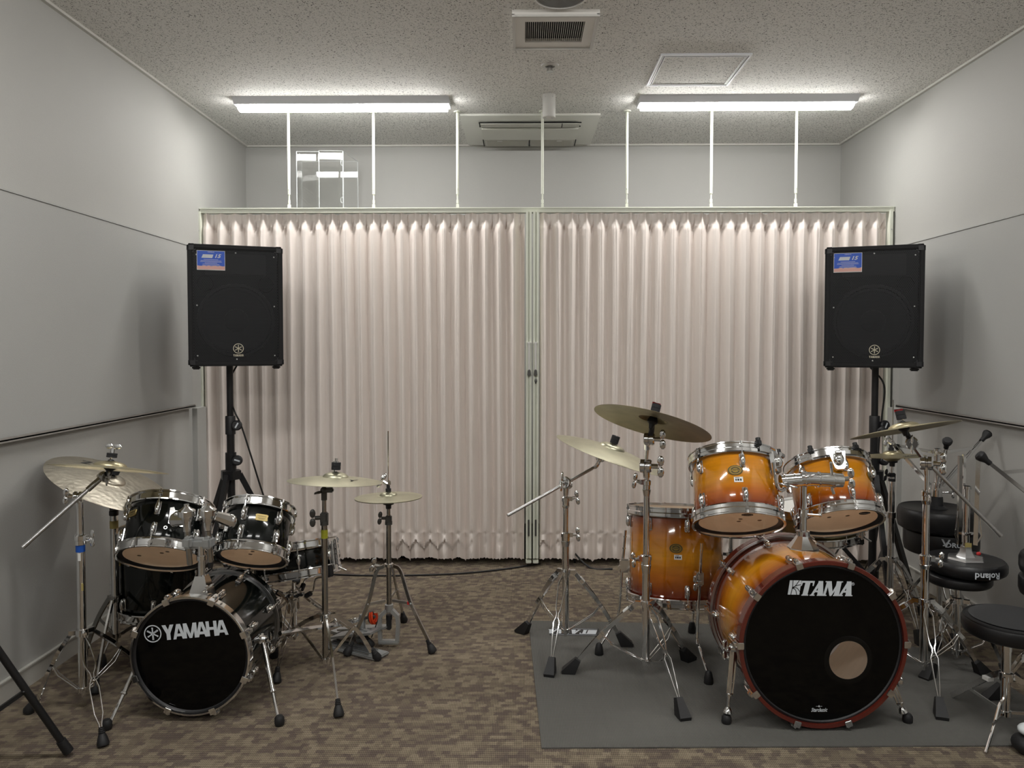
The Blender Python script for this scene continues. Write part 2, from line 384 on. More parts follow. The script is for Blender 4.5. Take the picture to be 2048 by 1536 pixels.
# ------------------------------------------------------------------ text
def fontmesh(txt, size, shear=0, offset=0, ext=.0003, sx=1):
    c = bpy.data.curves.new('t', 'FONT'); c.body = txt; c.size = size; c.shear = shear; c.offset = offset; c.extrude = ext
    c.align_x = 'CENTER'; c.align_y = 'CENTER'; c.resolution_u = 2
    o = bpy.data.objects.new('t', c); COL.objects.link(o)
    bpy.context.view_layer.update()
    me = bpy.data.meshes.new_from_object(o); COL.objects.unlink(o); bpy.data.objects.remove(o)
    for v in me.vertices: v.co.x *= sx
    return me
def A_(l=.24, w=.30): return [[(0, 0), (l, 0), (.5+.02, .80), (.5, 1), (.34, 1)], [(1, 0), (1-l, 0), (.48, .80), (.5, 1), (.66, 1)], [(.2, .18), (.8, .18), (.74, .36), (.26, .36)]]
GOTH = {'Y': [[(0, 1), (.32, 1), (.56, .55), (.66, .42), (.66, 0), (.34, 0), (.34, .42)], [(1, 1), (.68, 1), (.44, .55), (.34, .42), (.66, .42)]],
        'A': A_(), 'M': [[(0, 0), (.21, 0), (.21, 1), (0, 1)], [(1, 0), (.79, 0), (.79, 1), (1, 1)], [(0, 1), (.27, 1), (.58, 0), (.40, 0)], [(1, 1), (.73, 1), (.42, 0), (.60, 0)]],
        'H': [[(0, 0), (.3, 0), (.3, 1), (0, 1)], [(1, 0), (.7, 0), (.7, 1), (1, 1)], [(.3, .42), (.7, .42), (.7, .6), (.3, .6)]]}
SER = {'T': [[(.31, 0), (.69, 0), (.69, 1), (.31, 1)], [(0, .88), (1, .88), (1, 1), (0, 1)], [(0, .66), (.08, .66), (.12, .88), (0, .88)], [(1, .66), (.92, .66), (.88, .88), (1, .88)], [(.24, 0), (.76, 0), (.76, .07), (.24, .07)]],
       'A': [[(.06, 0), (.22, 0), (.58, .88), (.44, 1)], [(.54, 0), (.94, 0), (.70, 1), (.38, 1)], [(.2, .24), (.72, .24), (.7, .36), (.26, .36)], [(0, 0), (.34, 0), (.34, .07), (0, .07)], [(.5, 0), (1, 0), (1, .07), (.5, .07)]],
       'M': [[(.04, 0), (.17, 0), (.22, 1), (.08, 1)], [(.66, 0), (.96, 0), (.92, 1), (.64, 1)], [(.06, 1), (.34, 1), (.58, .12), (.42, 0)], [(.9, 1), (.74, 1), (.44, 0), (.52, 0)], [(0, 0), (.24, 0), (.24, .07), (0, .07)], [(.62, 0), (1, 0), (1, .07), (.62, .07)], [(0, .93), (.3, .93), (.3, 1), (0, 1)], [(.68, .93), (1, .93), (1, 1), (.68, 1)]]}
def letters(b, txt, table, widths, h, gap, m, shear=0, z0=0, z1=.0006):
    tot = sum(widths[c]*h for c in txt)+gap*h*(len(txt)-1); x = -tot/2; k = 0
    for c in txt:
        for poly in table[c]:
            b.prism([(x+px*widths[c]*h+shear*(py-.5)*h, (py-.5)*h) for px, py in poly], z0+k*1e-5, z1+k*1e-5, m); k += 1
        x += (widths[c]+gap)*h
    return b
def forks(b, R, m, z0=0, z1=.0006):
    """ring with three crossing tuning forks"""
    b.lathe([(R*.88, z0), (R, z0), (R, z1), (R*.88, z1)], m, 40, close=True)
    for i in range(3):
        q = m @ RZ(120*i)
        b.box((0, -R*.36, (z0+z1)/2), (R*.07, R*.72, z1-z0), q @ T((R*.055, 0, 0)))
        b.box((0, -R*.36, (z0+z1)/2), (R*.07, R*.72, z1-z0), q @ T((-R*.055, 0, 0)))
        b.box((0, R*.30, (z0+z1)/2), (R*.13, R*.60, z1-z0), q)
        b.ball((0, R*.62, z1*.8), (R*.10, R*.10, z1*.3), q, 8)
    return b

# ================================================================== ROOM
def quad(b, p): return b.raw(p, [(0, 1, 2, 3)])
b = B(); b.box(((XL+XR)/2, (YB+YF)/2, -.05), (XR-XL+.3, YB-YF+.3, .1)); struct('floor', b, CARPET, sharp=30)
b = B(); b.box(((XL+XR)/2, (YB+YF)/2, ZC+.05), (XR-XL+.3, YB-YF+.3, .1)); struct('ceiling', b, CEIL)
b = B(); b.box((XL-.05, (YB+YF)/2, ZC/2), (.1, YB-YF, ZC)); struct('wall_left', b, WALL)
b = B(); b.box((XR+.05, (YB+YF)/2, ZC/2), (.1, YB-YF, ZC)); struct('wall_right', b, WALL)
b = B(); b.box(((XL+XR)/2, YB+.05, ZC/2), (XR-XL+.2, .1, ZC)); struct('wall_back', b, WALL)
b = B(); b.box(((XL+XR)/2, YF-.05, ZC/2), (XR-XL+.2, .1, ZC)); struct('wall_front', b, mat('darkened_unseen_wall', (.12, .115, .11), .9))  # unseen wall behind the camera, darkened to cut fill and give chrome contrast
TRIM = mat('ceiling_trim', (.62, .61, .57), .5)
b = B(); b.box((XL+.009, (YB+YF)/2, ZC-.006), (.018, YB-YF, .012)); struct('trim_1', b, TRIM)
b = B(); b.box((XR-.009, (YB+YF)/2, ZC-.006), (.018, YB-YF, .012)); struct('trim_2', b, TRIM)
b = B(); b.box(((XL+XR)/2, YB-.009, ZC-.006), (XR-XL-.036, .018, .012)); struct('trim_3', b, TRIM)
for sx_, nm in ((XL, 'baseboard_left'), (XR, 'baseboard_right')):
    s_ = 1 if sx_ < 0 else -1
    b = B(); b.box((sx_+s_*.004, (YB+YF)/2, .040), (.008, YB-YF, .080)); b.box((sx_+s_*.007, (YB+YF)/2, .083), (.014, YB-YF, .006)); struct(nm, b, BASEB)
# wall boards (raised panels with a metal rail along the lower edge)
def wall_board(x, s, y1, label):
    t = thing('wall_board', label, 'wall panel', (x, 1.5, 1.0))
    yc, L = (y1-1.6)/2, y1+1.6
    b = B(); b.box((x+s*.0125, yc, 1.467), (.025, L, .93), bev=.003); part('panel', b, BOARD, t)
    b = B(); b.box((x+s*.020, yc, .995), (.040, L+.004, .012)); b.box((x+s*.038, yc, 1.002), (.004, L, .014)); part('lower_rail', b, ALU, t)
    b = B(); b.box((x+s*.014, yc, 1.935), (.028, L, .006)); part('upper_rail', b, BOARD, t)
wall_board(XL, 1, 4.50, 'large grey wall board above the black drum kit')
wall_board(XR, -1, 4.55, 'large grey wall board above the stacked stools')
for x_, s_, k in ((XL, 1, 4), (XR, -1, 5)):
    b = B(); b.box((x_+s_*.015, YC-.10, .49), (.030, .13, .98)); struct('trim_%d' % k, b, WALL)

# ================================================================== CURTAIN
ZT = 2.172; ZB = .040
rail = thing('curtain_track', 'ivory metal curtain track hung from the ceiling on thin rods', 'curtain track', (0, YC, ZT))
b = B(); b.box(((XL+XR)/2, YC, ZT), (XR-XL-.006, .055, .028)); b.box(((XL+XR)/2, YC-.031, ZT+.012), (XR-XL-.006, .006, .006)); part('rail', b, IVORY, rail)
for px in (577.5, 747, 915, 1085, 1254, 1423, 1592.5):
    x = P(px, 300, YC).x
    b = B(); b.tube((x, YC, ZT+.10), (x, YC, ZC), .0085, seg=10); b.tube((x, YC, ZC-.008), (x, YC, ZC), .022, seg=16); o = part('hanger_rod', b, IVORY, rail)
    b = B(); b.tube((x, YC, ZT+.012), (x, YC, ZT+.11), .005, seg=8); b.tube((x, YC, ZT+.045), (x, YC, ZT+.066), .008, seg=6); b.box((x, YC, ZT+.026), (.016, .018, .028)); b.box((x, YC, ZT+.015), (.03, .03, .004)); b.ball((x, YC-.010, ZT+.13), .003); part('turnbuckle', b, IVORY, o)
def jamb(px, label):
    x = P(px, 600, YC).x
    t = thing('curtain_jamb', label, 'post', (x, YC, 0)); b = B(); b.box((x, YC-.012, ZT/2), (.020, .05, ZT-.012), bev=.002); part('post', b, IVORY, t)
    b = B()
    for z in (.25, .9, 1.4, 2.05): b.ball((x, YC-.038, z), (.004, .002, .004))
    part('screw', b, STEEL, t, kind='stuff')
jamb(404.5, 'narrow ivory wall post where the curtain starts, behind the black kit')
jamb(1775, 'narrow ivory wall post at the curtain end behind the sunburst kit')

def curtain(px0, px1, px_post, side, label, seed):
    x0, x1 = P(px0, 600, YC).x, P(px1, 600, YC).x
    t = thing('accordion_curtain', label, 'curtain', (x0, YC, ZB), 'two halves of the accordion curtain')
    nf = round((x1-x0)/.0868); p = (x1-x0)/nf; per = 16; nx = nf*per
    zs = []
    z = ZB
    top = ZT-.014
    hs = [0, .012, .025, .04, .055, .07, .08, .086, .092, .098, .106, .12, .14, .17, .21]
    low = [0, .01, .022, .035, .05, .065, .08, .095, .11, .125, .14, .15, .156, .162, .168, .176, .19, .21, .25, .30]
    mid = [ZB+.36+i*(top-.26-ZB-.36)/16 for i in range(17)]
    zs = [ZB+q for q in low]+mid+[top-q for q in reversed(hs)]
    vs = []
    for z in zs:
        h = top-z; s = z-ZB
        for i in range(nx+1):
            u = i/nx*(x1-x0); x = x0+u
            q = noise.noise(V((u*1.7+seed, z*.35, seed)))
            q2 = noise.noise(V((u*5.1, z*.8, seed+4)))
            k = round(u/p-.25)
            rk = noise.noise(V((k*3.7, seed*2, 1.3)))
            ph = 2*PI*u/p+.55*q+.35*q2
            ce = math.sin(ph)
            tri = ce+.10*math.sin(3*ph)*(1 if s > .2 else .3)
            edge = min(u, (x1-x0)-u); dense = 1+.55*math.exp(-edge/.25)
            A = .020*(1+.35*q)*dense
            y = -A*tri-.0030*math.sin(2*ph+1.1+q*3)-.0022*math.sin(4*ph+q2*4+k)
            # pleat header: pinched at the stitched line, flared above it
            e = math.exp(-((h-.092)/.016)**2); up = max(0, min(1, (.10-h)/.05))
            y += .005*e*(ce < 0)*(-ce)
            y = y*(1-.78*up)+up*.006*math.sin(2*ph+.8)*(1+rk)
            fan = max(0, 1-abs(h-.05)/.05)*max(0, -ce)
            y += fan*.010*math.sin(u*330+rk*5)*(.6+q2)
            star = max(0, 1-abs(h-.085)/.05)*math.exp(-((ce+1)/.5)**2)
            y += star*.014*math.sin(ph*3+h*90)
            # hem band
            e2 = math.exp(-((s-.158)/.012)**2); lo = max(0, min(1, (.17-s)/.12))
            y += .010*e2*ce
            bow = noise.noise(V((k*1.9, seed+9, 2.2)))
            y += -lo*(.003+.014*max(0, bow))*ce+lo*.012*math.sin(ph*.5+seed)
            dent = max(0, 1-abs(s-.10)/.06)*max(0, ce)**2
            y += dent*.016*(1+bow)
            zig = max(0, noise.noise(V((u*1.15+seed*3, .5, 8.8)))*3.2-.25); zig = min(1, zig)
            sz = .085+.034*math.asin(ce*.98)/1.4
            y += -zig*(.026*math.exp(-((s-sz-.012)/.011)**2)-.020*math.exp(-((s-sz+.012)/.010)**2))
            xx = x+.010*math.cos(ph)*math.sin(ph)*(.6+q)
            zz = z+(1-min(1, s/.12))*(.007*ce*(1+2*abs(bow))+.010*noise.noise(V((u*2.3, seed, 7)))+.006*ce*math.sin(3*ph))
            if h < .03: zz -= (1-h/.03)*(.004*(1-ce)+.008*max(0, rk))
            vs.append((xx, YC-.004+y, zz))
    w_ = nx+1
    fs = [(r*w_+c, r*w_+c+1, (r+1)*w_+c+1, (r+1)*w_+c) for r in range(len(zs)-1) for c in range(nx)]
    b = B(); b.raw(vs, fs); part('curtain_fabric', b, CURT, t, sharp=80)
    # leading post with handle
    xp = P(px_post, 600, YC).x
    b = B()
    for dx, dp in ((-.0105, .062), (.0105, .062)): b.box((xp+dx, YC-.03, (ZT+.045)/2), (.0135, dp, ZT-.045-.02), bev=.002)
    b.box((xp, YC-.025, (ZT+.045)/2), (.012, .05, ZT-.045-.02)); po = part('leading_post', b, IVORY, t)
    z0, z1 = P(px_post, 748, YC-.08).z, P(px_post, 684, YC-.08).z
    b = B(); b.box((xp-side*.002, YC-.075, (z0+z1)/2), (.014, .012, z1-z0), bev=.003); b.box((xp-side*.002, YC-.068, z1-.006), (.022, .024, .014), bev=.003); hd = part('handle', b, WHITEP, t)
    b = B(); b.prism([(-.011, 0), (.011, 0), (.008, .03), (0, .036), (-.008, .03)], -.010, .010, T((xp-side*.002, YC-.072, z0-.008)) @ RX(90)); part('handle_foot', b, GREYCLAMP, hd)
    za, zb = P(px_post, 1067, YC).z, P(px_post, 1035, YC).z
    b = B(); b.box((xp, YC-.062, (za+zb)/2), (.010, .003, zb-za)); 
    for i in range(9): b.box((xp, YC-.0642, za+(zb-za)*(i+.5)/9), (.008, .0015, .004))
    part('latch_plate', b, GREYCLAMP, t)
    if side > 0:
        zk = P(px_post, 762, YC-.06).z; b = B(); b.ball((xp, YC-.062, zk), (.008, .004, .014)); part('keyhole', b, GREYCLAMP, t)
    b = B(); b.box((xp, YC-.03, .034), (.034, .06, .018), bev=.003); part('post_foot', b, IVORY, t)
curtain(409, 1049, 1057.5, -1, 'pinkish-grey pleated accordion curtain behind the black drum kit', 1.3)
curtain(1079, 1770, 1071.5, 1, 'pinkish-grey pleated accordion curtain behind the sunburst drum kit, with keyhole in its post', 5.1)
# behind the curtain: black strip added to keep the gap below dark, grey cabinet carrying a clear acrylic case
b = B(); b.box(((XL+XR)/2, 4.86, .11), (XR-XL-.1, .02, .22)); tag(part('gap_dark_strip', b, mat('gap_shade_black', (.006, .006, .006), 1.0, spec=0), origin=((XL+XR)/2, 4.86, 0)), 'added black strip that darkens the gap below the curtain', 'dark strip')
t = thing('storage_cabinet', 'grey storage cabinet hidden behind the curtain under the acrylic case', 'cabinet', (-1.33, 5.2, 0))
b = B(); b.box((-1.33, 5.22, .94), (.7, .44, 1.88), bev=.006); part('body', b, LOCKER, t)
for s_ in (-1, 1):
    b = B(); b.box((-1.33+s_*.172, 4.992, .95), (.335, .012, 1.78), bev=.003); d_ = part('door', b, LOCKER, t); b = B(); b.box((-1.33+s_*.03, 4.98, 1.0), (.015, .012, .1)); part('door_handle', b, STEEL, d_)
def acrylic():
    ya, yb = 5.08, 5.36
    zt = P(593, 303, ya).z; z0 = 1.885
    xa, xb, xm = P(594, 400, ya).x, P(687, 400, ya).x, P(640, 400, ya).x
    xc = P(716, 400, yb).x; xd = P(604, 400, yb).x
    t = thing('acrylic_case', 'clear acrylic folding case standing above the curtain behind the black kit', 'acrylic case', ((xa+xb)/2, 5.2, z0))
    def sheet(p, q, zt_, th=.004):
        p, q = V((p[0], p[1], 0)), V((q[0], q[1], 0)); d = (q-p); L = d.length; d.normalize(); nn = V((-d.y, d.x, 0)); c = (p+q)/2
        b = B(); m = M.Identity(4)
        for i in range(3): m[i][0], m[i][1], m[i][2], m[i][3] = d[i], nn[i], (0, 0, 1)[i], (c.x, c.y, (z0+zt_)/2)[i]
        b.box((0, 0, 0), (L, th, zt_-z0), m); part('acrylic_sheet', b, ACRY, t)
        e = B()
        for s in (-1, 1): e.box((s*L/2, 0, 0), (.0025, .0045, zt_-z0), m)
        e.box((0, 0, (zt_-z0)/2), (L, .0045, .002), m); part('polished_edge', e, EDGE, t)
    sheet((xa, ya), (xm-.004, ya+.005), zt); sheet((xm, ya-.02), (xb, ya-.012), zt); sheet((xb, ya), (xc, yb), zt); sheet((xd, yb), (xc, yb), zt); sheet((xa, ya), (xd, yb), zt)
    for py in (325, 400):
        c = P(684, py, ya-.03); b = B(); b.pipe([c+V((.008*math.sin(a*PI/6), 0, .020*math.cos(a*PI/6))) for a in range(13)], .0016, 6); part('clip', b, EDGE, t)
EDGE = mat('acrylic_edge', (.80, .84, .84), .15, spec=.8)
acrylic()

# ================================================================== CEILING THINGS
def lamp(xc, y, e, label, grp=None, L=1.235):
    z = ZC; t = thing('ceiling_light', label, 'ceiling light', (xc, y, z), grp)
    b = B(); sec = [(-.090, 0), (.090, 0), (.056, -.034), (-.056, -.034)]
    b.raw([(xc+sx*L/2, y+a, z+c) for sx in (-1, 1) for a, c in sec], [(0, 1, 2, 3), (4, 7, 6, 5), (0, 4, 5, 1), (1, 5, 6, 2), (2, 6, 7, 3), (3, 7, 4, 0)]); part('housing', b, WHITEPAINT, t)
    b = B(); n = 10; sec = [(.050*math.cos(PI*i/n), -.034-.028*math.sin(PI*i/n)) for i in range(n+1)]
    k = len(sec); Lb = L-.03
    b.raw([(xc+sx*Lb/2, y+a, z+c) for sx in (-1, 1) for a, c in sec], [tuple(range(k)), tuple(range(2*k-1, k-1, -1))]+[(i, i+1, k+i+1, k+i) for i in range(k-1)])
    part('diffuser', b, mat('lamp_diffuser', (.9, .9, .9), .5, emit=(1.0, .985, .955, e)), t)
xa = (P(471, 200, 4.45).x+P(895, 200, 4.45).x)/2; xb = (P(1282, 195, 4.45).x+P(1713, 195, 4.45).x)/2
lamp(xa, 4.50, LAMP_REAR, 'long glowing batten light on the ceiling above the black drum kit')
lamp(xb, 4.50, LAMP_REAR, 'long glowing batten light on the ceiling above the sunburst drum kit')
for i, y in enumerate((1.75, -1.0)):
    for x in (xa, xb): lamp(x, y, LAMP_MID, 'batten light out of view, %s pair, on the %s side of the room' % (('nearer', 'rearmost')[i], 'black kit' if x == xa else 'sunburst kit'), 'batten lights out of view')
# air conditioner cassette
def aircon():
    y0, y1 = 4.76, 5.44; x0, x1 = P(920, 230, y0).x, P(1201, 230, y0).x; z = ZC; c = (x0+x1)/2; yc = (y0+y1)/2
    t = thing('air_conditioner', 'square white cassette air conditioner set in the ceiling', 'air conditioner', (c, yc, z))
    b = B(); W_, D_ = (x1-x0)/2, (y1-y0)/2
    m = T((c, yc, z))
    b.raw([(-W_, -D_, 0), (W_, -D_, 0), (W_, D_, 0), (-W_, D_, 0), (-W_, -D_, -.012), (W_, -D_, -.012), (W_, D_, -.012), (-W_, D_, -.012),
           (-W_+.10, -D_+.05, -.026), (W_-.10, -D_+.05, -.026), (W_-.10, D_-.05, -.026), (-W_+.10, D_-.05, -.026)],
          [(0, 1, 5, 4), (1, 2, 6, 5), (2, 3, 7, 6), (3, 0, 4, 7), (4, 5, 9, 8), (5, 6, 10, 9), (6, 7, 11, 10), (7, 4, 8, 11), (8, 9, 10, 11)], m); part('frame', b, mat('aircon_cover', (.80, .80, .74), .45), t)
    GR = mat('aircon_grille', (.62, .61, .56), .6); 
    b = B(); b.box((0, -D_+.115, -.036), (2*W_-.24, .075, .010), m, bev=.002); o = part('air_flap', b, GR, t); b = B(); b.box((0, -D_+.155, -.034), (2*W_-.22, .006, .006), m); b.box((0, -D_+.075, -.034), (2*W_-.22, .006, .006), m); b.box((-W_+.115, -D_+.115, -.035), (.006, .08, .008), m); b.box((.20, -D_+.115, -.041), (.005, .075, .004), m); part('flap_gap', b, DARKHOLE, o)
    b = B(); b.box((0, -.02, -.037), (2*W_-.24, .26, .010), m, bev=.003); part('cover_plate', b, mat('aircon_plate', (.74, .74, .68), .45), t)
    for s in (-1, 1):
        b = B(); b.box((s*(W_-.12)/2, .20, -.035), (W_-.135, .15, .008), m)
        for i in range(12): b.box((s*(W_-.12)/2, .14+i*.011, -.040), (W_-.15, .003, .003), m)
        part('intake_grille', b, GR, t); b = B(); b.box((s*.20, .135, -.041), (.035, .012, .006), m); part('clip', b, WHITEP, t)
    b = B(); b.box((0, .20, -.0365), (.006, .15, .01), m); b.box((-W_+.118, .20, -.036), (.005, .15, .008), m); b.box((W_-.118, .20, -.036), (.005, .15, .008), m); part('grille_gap', b, DARKHOLE, t)
aircon()
def vent():
    y0, y1 = 3.305, 3.68; x0, x1 = P(1024, 20, y0).x, P(1200, 20, y0).x; c = (x0+x1)/2; yc = (y0+y1)/2; W_, D_ = (x1-x0)/2, (y1-y0)/2; m = T((c, yc, ZC))
    t = thing('exhaust_vent', 'square white exhaust vent with narrow slats in the ceiling', 'vent', (c, yc, ZC))
    b = B()
    iw, id_ = W_-.02, D_-.02; gw, gd = W_*.70, D_*.60
    for a, bb, cc, dd in ((-W_, W_, -D_, -gd), (-W_, W_, gd, D_)): b.box(((a+bb)/2, (cc+dd)/2, -.010), (bb-a, dd-cc, .020), m)
    for s in (-1, 1): b.box((s*(W_+gw)/2, 0, -.010), (W_-gw, 2*gd, .020), m)
    part('frame', b, VENTP, t)
    b = B()
    for s in (-1, 1): b.box((s*(W_-.006), 0, -.023), (.012, 2*D_, .012), m)
    b.box((0, -D_+.006, -.0228), (2*W_-.0244, .0118, .0116), m); b.box((0, D_-.006, -.0228), (2*W_-.0244, .0118, .0116), m); part('rim', b, WHITEP, t)
    b = B(); b.box((0, 0, .0), (2*gw, 2*gd, .002), m @ T((0, 0, -.001))); part('dark_duct', b, DARKHOLE, t)
    n = 28
    for i in range(n):
        b = B(); b.box((-gw+2*gw*(i+.5)/n, 0, -.012), (2*gw/n*.20, 2*gd, .003), m); part('slat', b, VENTP, t)
vent()
def round_speaker():
    c = G(1118, 18, ZC); c = V((c.x, c.y-.128, ZC)); t = thing('ceiling_speaker', 'round grey ceiling speaker grille at the top edge beside the vent', 'speaker', c)
    b = B(); b.lathe([(.112, 0), (.112, -.008), (.100, -.012), (.098, -.004)], T(c), 48); part('rim', b, WHITEP, t)
    b = B(); b.disc(.098, -.004, T(c))
    for i in range(9): b.lathe([(.012+i*.010, -.004), (.014+i*.010, -.009), (.018+i*.010, -.004)], T(c), 40)
    part('grille', b, mat('grey_mesh', (.38, .38, .37), .5, .4), t)
round_speaker()
c = P(1100, 130, 3.95); c.z = ZC
t = thing('sprinkler_head', 'small sprinkler head on the ceiling between vent and white canister', 'sprinkler', c)
b = B(); b.lathe([(.045, 0), (.043, -.006), (.025, -.008), (.024, -.002)], T(c), 32); part('escutcheon', b, WHITEP, t)
b = B(); b.tube(c, c-V((0, 0, .03)), .008); b.lathe([(.004, -.03), (.018, -.031), (.018, -.034), (.004, -.036)], T(c), 20); b.box(c-V((0, 0, .018)), (.026, .004, .03)); part('deflector', b, STEEL, t)
c = P(1098, 183, 4.41); c.z = ZC
t = thing('ceiling_canister', 'white cylindrical canister hanging from the ceiling above the curtain track', 'ceiling fitting', c)
b = B(); b.lathe([(0, 0), (.037, 0), (.037, -.125), (.034, -.129), (0, -.129)], T(c), 32); part('body', b, WHITEP, t)
b = B()
for s in (-1, 1): b.tube(c+V((s*.02, 0, -.128)), c+V((s*.02, 0, -.131)), .006); b.ball(c+V((s*.034*.6, -.030, -.018)), .003)
part('screw', b, STEEL, t, kind='stuff')
def hatch():
    y0, y1 = 3.80, 4.25; xa_, xb_ = P(1322, 112, y0).x, P(1505, 112, y0).x; c = (xa_+xb_)/2; yc = (y0+y1)/2; W_, D_ = (xb_-xa_)/2, (y1-y0)/2; m = T((c, yc, ZC))
    t = thing('access_hatch', 'square ceiling access hatch with white metal frame', 'hatch', (c, yc, ZC))
    b = B(); b.box((0, 0, -.003), (2*W_-.05, 2*D_-.05, .006), m); part('hatch_panel', b, CEIL, t)
    for k, (o, w2, zz) in enumerate(((0, .010, .009), (.013, .006, .007), (.022, .004, .009))):
        b = B(); W2, D2 = W_-o, D_-o
        for s in (-1, 1): b.box((s*(W2-w2/2), 0, -zz/2), (w2, 2*D2, zz), m); b.box((0, s*(D2-w2/2), -zz/2), (2*W2-2*w2-.0002, w2, zz), m)
        part('frame', b, WHITEPAINT, t)
hatch()

# ================================================================== LOUDSPEAKERS
def strip_text(b, txt, size, m, **k): b.mesh(fontmesh(txt, size, **k), m); return b
def loudspeaker(pxc, pyc, Y, yaw, label, stick):
    W_, H_, D_ = .468, .628, .34
    c = P(pxc, pyc, Y); R = RZ(yaw); fm = T(c) @ R           # local: x right, -y front, z up; origin at the middle of the front
    t = thing('loudspeaker', label, 'speaker', fm)
    b = B()
    w2, h2, wb = W_/2, H_/2, .13
    y0, ym, y1 = .012, .05, D_
    pts = []
    for y, a in ((y0, w2), (ym, w2-.004), (y1, wb)):
        pts += [(-a, y, -h2), (a, y, -h2), (a, y, h2), (-a, y, h2)]
    b.raw(pts, [(0, 1, 2, 3), (8, 11, 10, 9)]+[(i*4+j, i*4+(j+1) % 4, (i+1)*4+(j+1) % 4, (i+1)*4+j) for i in (0, 1) for j in range(4)])
    bmesh.ops.bevel(b.bm, geom=b.bm.edges[:], offset=.012, segments=2, affect='EDGES')
    bm = b.bm
    # hollow the front
    part('cabinet', b, CABINET, t, local=True)
    b = B(); fr = .026
    b.box((0, -.002, h2-fr/2), (W_-.002, .034, fr), bev=.006); b.box((0, -.002, -h2+fr/2), (W_-.002, .034, fr), bev=.006)
    for s in (-1, 1): b.box((s*(w2-fr/2), -.002, 0), (fr, .034, H_-.002), bev=.006)
    part('front_frame', b, CABINET, t, local=True)
    for sx in (-1, 1):
        for sz in (-1, 1):
            b = B(); b.box((sx*(w2-.020), -.002, sz*(h2-.020)), (.044, .038, .044), bev=.010); part('corner_guard', b, PLASTIC, t, local=True)
            b = B(); b.box((sx*(w2-.035), .03, -h2-.008), (.04, .04, .018), bev=.005)
            if sz < 0: part('foot', b, RUBBER, t, local=True)
            else: b.bm.free()
    b = B(); b.box((0, .0115, 0), (W_-.06, .004, H_-.06)); part('baffle', b, CABINET, t, local=True)
    wm = T((0, .008, -.075)) @ RX(90)
    b = B(); b.lathe([(.192, 0), (.19, .010), (.178, .012), (.172, .004), (.160, .008), (.150, .002), (.06, -.001), (.058, .004), (.04, .010), (0, .013)], wm, 56); part('woofer', b, CONE, t, local=True)
    b = B()
    b.box((0, .003, .215), (.30, .014, .11), bev=.004); part('horn', b, CONE, t, local=True)
    for s in (-1, 1): b = B(); b.lathe([(.043, 0), (.040, .006), (.036, -.001), (0, -.001)], T((s*.150, .008, .115)) @ RX(90), 28); part('port', b, DARKHOLE, t, local=True)
    b = B(); b.box((0, -.0085, 0), (W_-.052, .002, H_-.052)); part('grille', b, GRILLE, t, local=True)
    for x, z in ((-.190, .26), (0, .275), (.190, .26), (-.190, 0), (.190, 0), (-.190, -.26), (.190, -.26), (0, -.278)):
        b = B(); b.ball((x, -.010, z), (.004, .002, .004)); part('grille_screw', b, STEEL, t, local=True)
    lm = T((.008, -.0105, -.222)) @ RX(90)
    b = B(); forks(b, .026, lm); b2 = T((.008, -.0105, -.258)) @ RX(90); letters(b, 'YAMAHA', GOTH, WY, .0115, .10, b2); part('emblem', b, CREAMINK, t, local=True)
    sm = T((-.120+stick, -.0108, .232)) @ RX(90)
    b = B(); b.box((0, 0, 0), (.136, .100, .0008), sm); s = part('sticker', b, PAPER, t, local=True)
    b = B(); b.box((0, .004, .0006), (.132, .088, .0006), sm); part('sticker_field', b, BLUESTICK, s, local=True)
    b = B(); pl = [(-.066, -.047), (.066, -.047)]+[(.066-i*.011, -.030+.005*random.random()) for i in range(13)]; b.prism(pl, .0010, .0013, sm); part('sticker_skyline', b, PINKSTICK, s, local=True)
    b = B(); strip_text(b, '15', .026, sm @ T((.030, .022, .0012)), shear=.3, offset=.0008, sx=1.2); strip_text(b, 'YAMAHA', .008, sm @ T((0, .042, .0012)))
    b.prism([(-.046, .012), (.006, .012), (.012, .030), (-.038, .030)], .0010, .0013, sm)
    for i, w_ in enumerate((.07, .10, .104, .06, .08, .085)): b.box((0, .004-i*.006, .0012), (w_, .0016, .0005), sm)
    part('sticker_print', b, WHITEINK, s, local=True)
    return fm
WY = {'Y': .62, 'A': .64, 'M': .76, 'H': .60}
